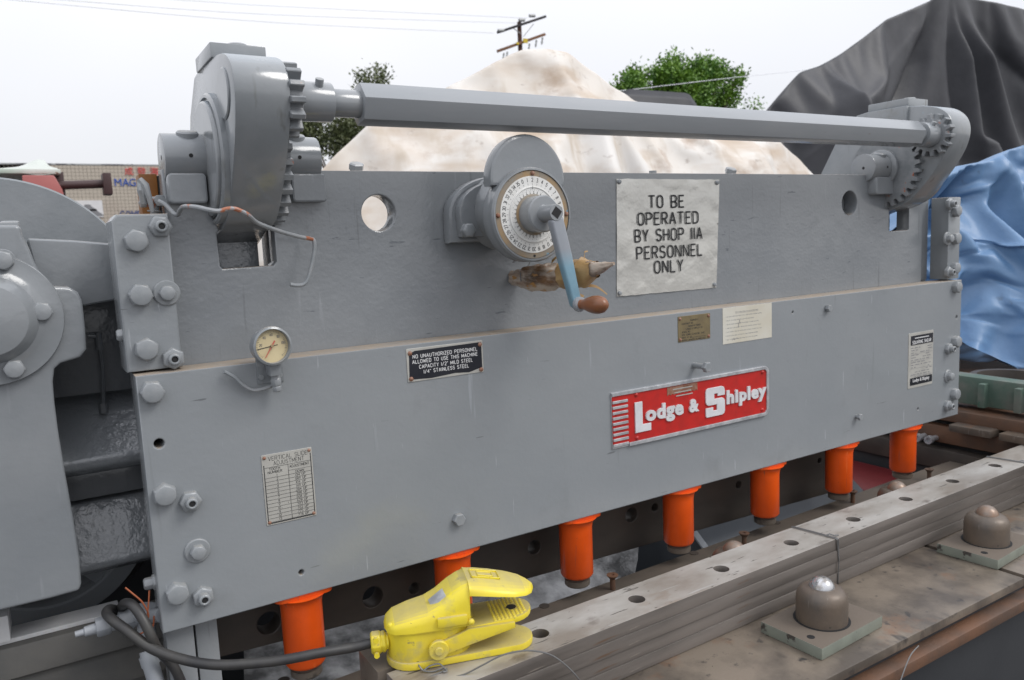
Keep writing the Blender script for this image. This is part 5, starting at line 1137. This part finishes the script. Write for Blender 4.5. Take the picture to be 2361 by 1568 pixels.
b = MB(); b.tube(smooth_pts(cp, 6), .0095, 12); tag(b.build('power_cable', 'rubber'), 'short black cable loop hanging beside the pale conduit fitting', 'cable', 'black cables at the lower left')
# --- thin steel wire looped over the foot switch
cp = [gw @ Vector(q_) for q_ in ((.058, -.044, .014), (.060, -.056, .010), (.068, -.064, .003), (.085, -.07, .002), (.10, -.068, .003), (.112, -.072, .003))]+[at(u, v, 'y', y) for u, v, y in ((985, 1566, -.28), (1060, 1558, -.31), (1110, 1535, -.33), (1160, 1510, -.345), (1215, 1500, -.352), (1265, 1508, -.36), (1300, 1530, -.37), (1330, 1560, -.38), (1350, 1590, -.38))]
b = MB(); b.tube(smooth_pts(cp, 5), .0017, 6); b.tube(smooth_pts([gw @ Vector(q_) for q_ in ((.068, -.064, .004), (.08, -.062, .01), (.098, -.063, .012), (.108, -.072, .006), (.112, -.078, .003), (.104, -.08, .003))], 5), .0016, 6)
tag(b.build('lashing_wire', 'steelwire'), 'thin grey wire tied to the foot switch base and looping right', 'wire')
b = MB(); b.tube(smooth_pts([at(u, v, 'y', y) for u, v, y in ((2118, 1489, -.62), (2100, 1510, -.625), (2085, 1545, -.63), (2070, 1590, -.635))], 5), .0014, 6); tag(b.build('hanging_wire', 'steelwire'), 'thin wire hanging from the rusty front edge of the bed', 'wire')
# --- plastic wrapped stub below the dial
def wrapped():
    T = thing('wrapped_stub', 'brown stained plastic wrapping taped round a stub below the crank dial', 'wrapped part')
    p0 = at(1183, 640, 'y', .078); p1 = at(1416, 607, 'y', -.26); b = MB(); d = p1-p0; n, rings = 22, []
    e1 = Vector((1, 0, 0)); e2 = Vector((0, .1, 1)).normalized(); N_ = 46
    for i in range(N_+1):
        t = i/N_; r = .030*(1-abs(2*t-.9)**2.6*.55); r *= 1 if t < .74 else max(.42, 1-(t-.74)*2.2)
        c_ = p0+d*t+Vector((0, 0, -.012*math.sin(t*3.1)))
        ring = []
        for k in range(n):
            a = 2*math.pi*k/n; w_ = 1+.22*noise.noise(Vector((t*3, math.cos(a)*1.6, math.sin(a)*1.6)))+.24*facet(t*6, a*.9 if a < math.pi else (2*math.pi-a)*.9, .5, 1.4, 1.6, 21)+.14*facet(t*14, math.sin(a)*2, .2, 1.3, 1.3, 5)
            ring.append(b.b.verts.new(c_+(e1*math.cos(a)*.85+e2*math.sin(a))*r*w_))
        rings.append(ring)
    for a, c_ in zip(rings, rings[1:]):
        for k in range(n): b.face((a[k], a[(k+1) % n], c_[(k+1) % n], c_[k]))
    b.face(rings[0][::-1]); b.face(rings[-1]); b.build('plastic_wrap', 'wrap', T, 0, sharp=55)
    # tape: a crumpled band and loose tails
    b = MB(); rings = []
    for i in range(9):
        t = .56+.034*i; c_ = p0+d*t+Vector((0, 0, -.012*math.sin(t*3.1))); ring = []
        for k in range(22):
            a = 2*math.pi*k/22; rw = .030*(1-abs(2*t-.9)**2.6*.55)*(1 if t < .74 else max(.42, 1-(t-.74)*2.2)); r = rw*1.10*(1+.22*facet(i*.45, a*1.1 if a < math.pi else (2*math.pi-a)*1.1, .3, 1.2, 1.5, 14)+.1*noise.noise(Vector((i*.5, math.cos(a)*2, math.sin(a)*2+5)))+(.35*max(0, -math.sin(a)-.5) if i > 3 else 0))
            ring.append(b.b.verts.new(c_+(e1*math.cos(a)*.9+e2*math.sin(a))*r))
        rings.append(ring)
    for a, c_ in zip(rings, rings[1:]):
        for k in range(22): b.face((a[k], a[(k+1) % 22], c_[(k+1) % 22], c_[k]))
    b.build('tape_band', 'tape', T, 0, sharp=30)
    def strip(pts, w):
        b = MB(); prev = None
        for i, q_ in enumerate(pts):
            ww = Vector((.3, .2, 1)).normalized()*w*(1-.8*i/len(pts)); a, c_ = b.b.verts.new(q_+ww), b.b.verts.new(q_-ww)
            a2, c2 = b.b.verts.new(q_+ww+YV*.0006), b.b.verts.new(q_-ww+YV*.0006)
            if prev:
                b.face((prev[0], a, c_, prev[1])); b.face((prev[2], prev[3], c2, a2)); b.face((prev[0], prev[2], a2, a)); b.face((prev[1], c_, c2, prev[3]))
            prev = (a, c_, a2, c2)
        b.build('tape_tail', 'tape', T)
    c0_ = p0+d*.55
    strip(smooth_pts([c0_+Vector((0, 0, -.03)), c0_+Vector((.02, -.03, -.036)), c0_+Vector((.05, -.05, -.04)), c0_+Vector((.075, -.06, -.06))], 4), .006)
    strip(smooth_pts([c0_+Vector((.0, -.01, -.034)), c0_+Vector((.01, -.03, -.055)), c0_+Vector((.03, -.03, -.062))], 4), .008)
    strip(smooth_pts([p0+d*.42+Vector((0, 0, .024)), p0+d*.42+Vector((.01, -.01, .036)), p0+d*.42+Vector((.025, -.012, .037))], 4), .005)
    strip(smooth_pts([p0+d*.74+Vector((0, 0, .02)), p0+d*.74+Vector((0, 0, .034)), p0+d*.74+Vector((.01, 0, .036))], 4), .004)
    b = MB(); cc = p0+d*.17+Vector((0, 0, -.006)); b.tube([cc+(e1*math.cos(R(a))*.9+e2*math.sin(R(a)))*.0285+d*.00005*a for a in range(0, 361, 15)], .0011, 6)
    b.tube(smooth_pts([cc+Vector((0, 0, .028)), cc+Vector((.012, 0, .05)), cc+Vector((-.004, 0, .056)), Vector((.95, -.06, 1.748))], 4), .001, 6); b.build('binding_wire', 'steelwire', T)
wrapped()
# --- lower left: rail, timbers, conduit fitting, copper wire, hoses
a, c = at(0, 1492, 'y', .2), at(225, 1452, 'y', .2); d2 = at(121, 1568, 'y', .2)
ang = math.atan2(0, 1)
RL = MB(); RL.prism([(.22, .88), (.22, .955), (.205, .965), (.205, 1.032), (.268, 1.032), (.268, 0), (.25, 0), (.25, .88)], 'yz', -.6, .17)
tag(RL.build('concrete_sill', 'concrete', None, .008), 'dirty grey sill running under the spoked pulley at lower left', 'sill')
b = MB(); b.box(-.4, .09, .225, .29, 1.0325, 1.042); tag(b.build('timber_board', 'whiteboard', None, .002), 'flat white painted board lying on the grey sill', 'board')
b = MB(); p = at(20, 1430, 'y', .22); b.box(-.4, at(21, 1440, 'y', .21).x, .21, .30, 1.043, 1.098); tag(b.build('timber_block', 'whiteboard', None, .004), 'white painted timber block at the left edge under the gearbox', 'timber')
cf = lambda u, v, y=.1: at(u, v, 'y', y)
CFT = thing('conduit_fitting', 'pale grey conduit elbow with hexagon unions beside the front plate', 'conduit fitting')
b = MB(); b.lathe(cf(173, 1463), cf(222, 1449), [(.006, 0), (.0065, .015), (.010, .017), (.011, .042)], 16); b.build('pipe_end', 'conduit', CFT)
b = MB(); e = cf(248, 1441)-cf(222, 1448); b.lathe(cf(221, 1448), cf(250, 1440), [(.0175, 0), (.0195, .003), (.0195, .022), (.0175, .026)], 6); b.build('union_nut', 'conduit', CFT, .001, 1)
b = MB(); b.cyl(cf(248, 1441), cf(280, 1432), .0145, 20); b.build('nipple', 'conduit', CFT)
b = MB(); b.lathe(cf(273, 1433), cf(308, 1425), [(.018, 0), (.0205, .003), (.0205, .026), (.018, .029)], 6); b.build('union_nut', 'conduit', CFT, .001, 1)
b = MB(); b.tube(smooth_pts([cf(300, 1428), cf(322, 1420), cf(335, 1428), cf(338, 1450), cf(338, 1476)], 5), [.018]*21, 20); b.build('elbow', 'conduit', CFT)
b = MB(); b.cyl(cf(338, 1396), cf(336, 1432), .0215, 24); b.build('cap', 'conduit', CFT, .003)
b = MB(); b.cyl(cf(345, 1419, .06), cf(372, 1419, .03), .0135, 16); b.build('side_nipple', 'conduit', CFT)
b = MB(); b.tube(smooth_pts([cf(340, 1500, .06), cf(347, 1530, .05), cf(368, 1600, .03)], 5), .0155, 14); b.lathe(cf(342, 1510, .06), cf(350, 1535, .055), [(.0185, 0), (.0185, .02)], 16); tag(b.build('conduit_hose', 'conduit'), 'pale grey hose running down from the conduit fitting', 'hose')
cw = [(289, 1355), (305, 1368), (325, 1385), (335, 1400), (342, 1415), (341, 1428), (338, 1440), (334, 1455), (322, 1462), (313, 1465), (308, 1471)]
b = MB(); b.tube(smooth_pts([cf(u, v, .02) for u, v in cw], 5), .0017, 6); b.tube(smooth_pts([cf(u, v, .02) for u, v in ((344, 1362), (343, 1385), (341, 1405), (339, 1425), (336, 1440), (333, 1456), (340, 1459), (349, 1452), (354, 1438), (355, 1420))], 5), .0016, 6)
for k in range(1):
    b.tube([cf(338.5+2*math.cos(i*1.1), 1422+i*2.0, .02+.002*math.sin(i*1.1)) for i in range(18)], .0013, 5)
tag(b.build('copper_wire', 'copper'), 'twisted bare copper wire hooked over the black cables', 'wire')
# --- crumpled plastic, slate tray and other things behind and below the knife bar
def sheet(name, label, cat, u0, u1, top, bot, y0, y1, m, amp, nx=60, nz=30, fr=3.0):
    vs = []; fs = []
    for i in range(nx+1):
        u = u0+(u1-u0)*i/nx
        for j in range(nz+1):
            t = j/nz; v = (1-t)*top(u)+t*bot(u); y = y0+(y1-y0)*t; p = at(u, v, 'y', y)
            f = fold(p.x*1.5, p.z*1.5, (1, 3, 5, 7), amp, fr); vs.append((p.x, p.y-f, p.z+f*.5))
    for i in range(nx):
        for j in range(nz): a = i*(nz+1)+j; fs.append((a, a+nz+1, a+nz+2, a+1))
    me = bpy.data.meshes.new(name); me.from_pydata(vs, [], fs); tag(link(name, me, m, None, 55), label, cat)
sheet('plastic_sheet', 'dirty crumpled clear plastic sheet under the knife bar', 'plastic sheet', 560, 1460, lambda u: 1500-(u-560)*.30, lambda u: 1640-(u-560)*.27, .55, .3, 'plastic', .12)
b = MB(); b.prism([(.19, .7), (.60, 1.0), (.95, 1.0), (.95, 0), (.19, 0)], 'yz', 1.86, 2.74)
tag(b.build('slate_chute', 'tray', None, .004), 'slate grey sloping chute behind the third to fifth hold downs', 'chute')
b = MB(); b.prism([(.17, .69), (.60, 1.006), (.60, 1.016), (.17, .70)], 'yz', 1.83, 1.856); tag(b.build('chute_edge', 'conduit', None, .002), 'pale steel angle along the left edge of the slate chute', 'angle iron')
b = MB(); b.tube(smooth_pts([at(u, v, 'y', .3) for u, v in ((1800, 1075), (1815, 1100), (1845, 1125), (1890, 1140), (1930, 1146))], 5), .016, 8, Vector((0, 1, 0))); tag(b.build('curved_strap', 'strip'), 'curved brown strap beside the fifth hold down', 'strap')
b = MB(); b.box(2.76, 3.09, .16, .9, 0, .74); tag(b.build('red_trolley', 'darkred', None, .004), 'dark red flat trolley behind the two right hold downs', 'trolley')
b = MB(); b.box(-.9, 1.84, .75, .8, .0, 1.5); tag(b.build('added_dark_panel', 'darkbed', None, .004), 'added dark backing panel under the beam behind the knife bar', 'panel')  # added to cover the lit ground with a dark, shade-like surface
# --- neighbouring machine at the right
RM = thing('neighbour_machine', 'brown rusty machine bed with stepped slabs to the right of the shear', 'machine')
XM = 3.12
r3 = lambda u, v, x=XM: at(u, v, 'x', x)
def rslab(name, m, vt, vb, x0, x1, ya=-.55, yb=1.3, u=2290, lean=0, bev=.006):
    zt_, zb_ = r3(u, vt, x0).z, r3(u, vb, x0).z
    return MB().box(x0, x1, ya, yb, zb_, zt_).build(name, m, RM, bev)
rslab('upper_slab', 'rust', 962, 990, XM, 4.4)
rslab('slot_recess', 'hole', 990, 1004, XM+.05, 4.4)
rslab('lower_slab', 'rust', 1003, 1045, XM+.01, 4.4)
rslab('base_ledge', 'knife', 1062, 1110, XM-.02, 4.4)
rslab('recess', 'hole', 1044, 1063, XM+.04, 4.4)
MB().box(XM, 4.4, -.5, 1.25, 0, r3(2290, 1110, XM-.02).z-.001).build('pedestal', 'darkbed', RM, .01)
for ya, yb in ((-.06, .10), (-.30, -.09)): rslab('clamp_bar', 'rustlight', 993, 1010, XM-.06, XM+.03, ya, yb, 2270)
for u, v in ((2113, 1010), (2139, 1015)):
    p = r3(u, v, XM-.05); MB().lathe((XM+.02, p.y, p.z), (XM-.05, p.y, p.z), [(.011, 0), (.011, .05), (.017, .051), (.017, .07), (.010, .07), (.009, .062)], 20).build('socket_screw', 'alu', RM)
GC = thing('green_casting', 'worn green ribbed casting on the rusty machine bed', 'casting')
zt_, zb_ = r3(2290, 884).z, r3(2290, 950).z
MB().prism([(-.6, zb_), (.55, zb_), (.55, zt_+.012), (.1, zt_+.004), (-.6, zt_-.005)], 'yz', XM+.06, 3.26).build('body', 'greencast', GC, .01)
for u in (2268, 2352): 
    y = r3(u, 900, XM+.05).y; MB().box(XM+.03, XM+.08, y-.014, y+.014, zb_, zt_-.015).build('rib', 'greencast', GC, .006)
MB().lathe((XM+.30, .05, zt_-.09), (XM+.30, .05, zt_-.01), [(.15, 0), (.15, .07), (.145, .075), (.12, .075), (.115, .02), (.001, .02)], 40).build('bore', 'knife', GC)
YB = thing('yellow_guard_box', 'yellow guard box with a hand hazard notice beneath the blue tarpaulin', 'guard box')
xa = 4.75; z0_, z1_ = at(2250, 852, 'x', xa).z, at(2250, 806, 'x', xa).z
MB().box(xa, 5.6, .2, 2.2, z0_, z1_).build('box', 'yellowbox', YB, .006)
MB().box(xa+.03, 5.6, .2, 2.2, z1_+.001, z1_+.05).build('cover', 'darkred', YB, .006)
y1_, y0_ = at(2291, 840, 'x', xa).y, at(2372, 860, 'x', xa).y
MB().box(xa+.05, 5.5, .3, 2.1, 0, z0_-.001).build('pedestal', 'darkbed', YB)
NB = MB().box(xa-.003, xa+.002, y0_-.1, y1_, z0_, z1_-.001).build('notice', 'whiteboard', YB); NB['label'] = 'white, black and red hand hazard notice'
MB().box(xa-.0045, xa-.002, y0_-.09, y1_-.008, z0_+.42*(z1_-z0_), z1_-.004).build('head_band', 'blackplate', NB)
MB().prism([(y1_-.05+.0*k, 0) for k in range(0)]+[((y0_+y1_)/2-.03+.14*math.cos(R(a)), z0_+(z1_-z0_)*(.68+.2*math.sin(R(a)))) for a in range(0, 360, 15)], 'yz', xa-.006, xa-.004).build('red_oval', 'red', NB)
XF = lambda x, y, z: Matrix(((0, 0, -1, x), (-1, 0, 0, y), (0, 1, 0, z), (0, 0, 0, 1)))
kk = (z1_-z0_)/.085
text('lettering', 'DANGER', 'whitepaint', NB, 0, .12*kk, 0, .018*kk, 0, .001, .01, XF(xa-.0065, (y0_+y1_)/2+.04*kk, z0_+.049*kk))
text('lettering', 'HAND HAZARD', 'ink', NB, 0, .19*kk, 0, .013*kk, 0, .001, .02, XF(xa-.0035, y1_-.012*kk, z0_+.017*kk))
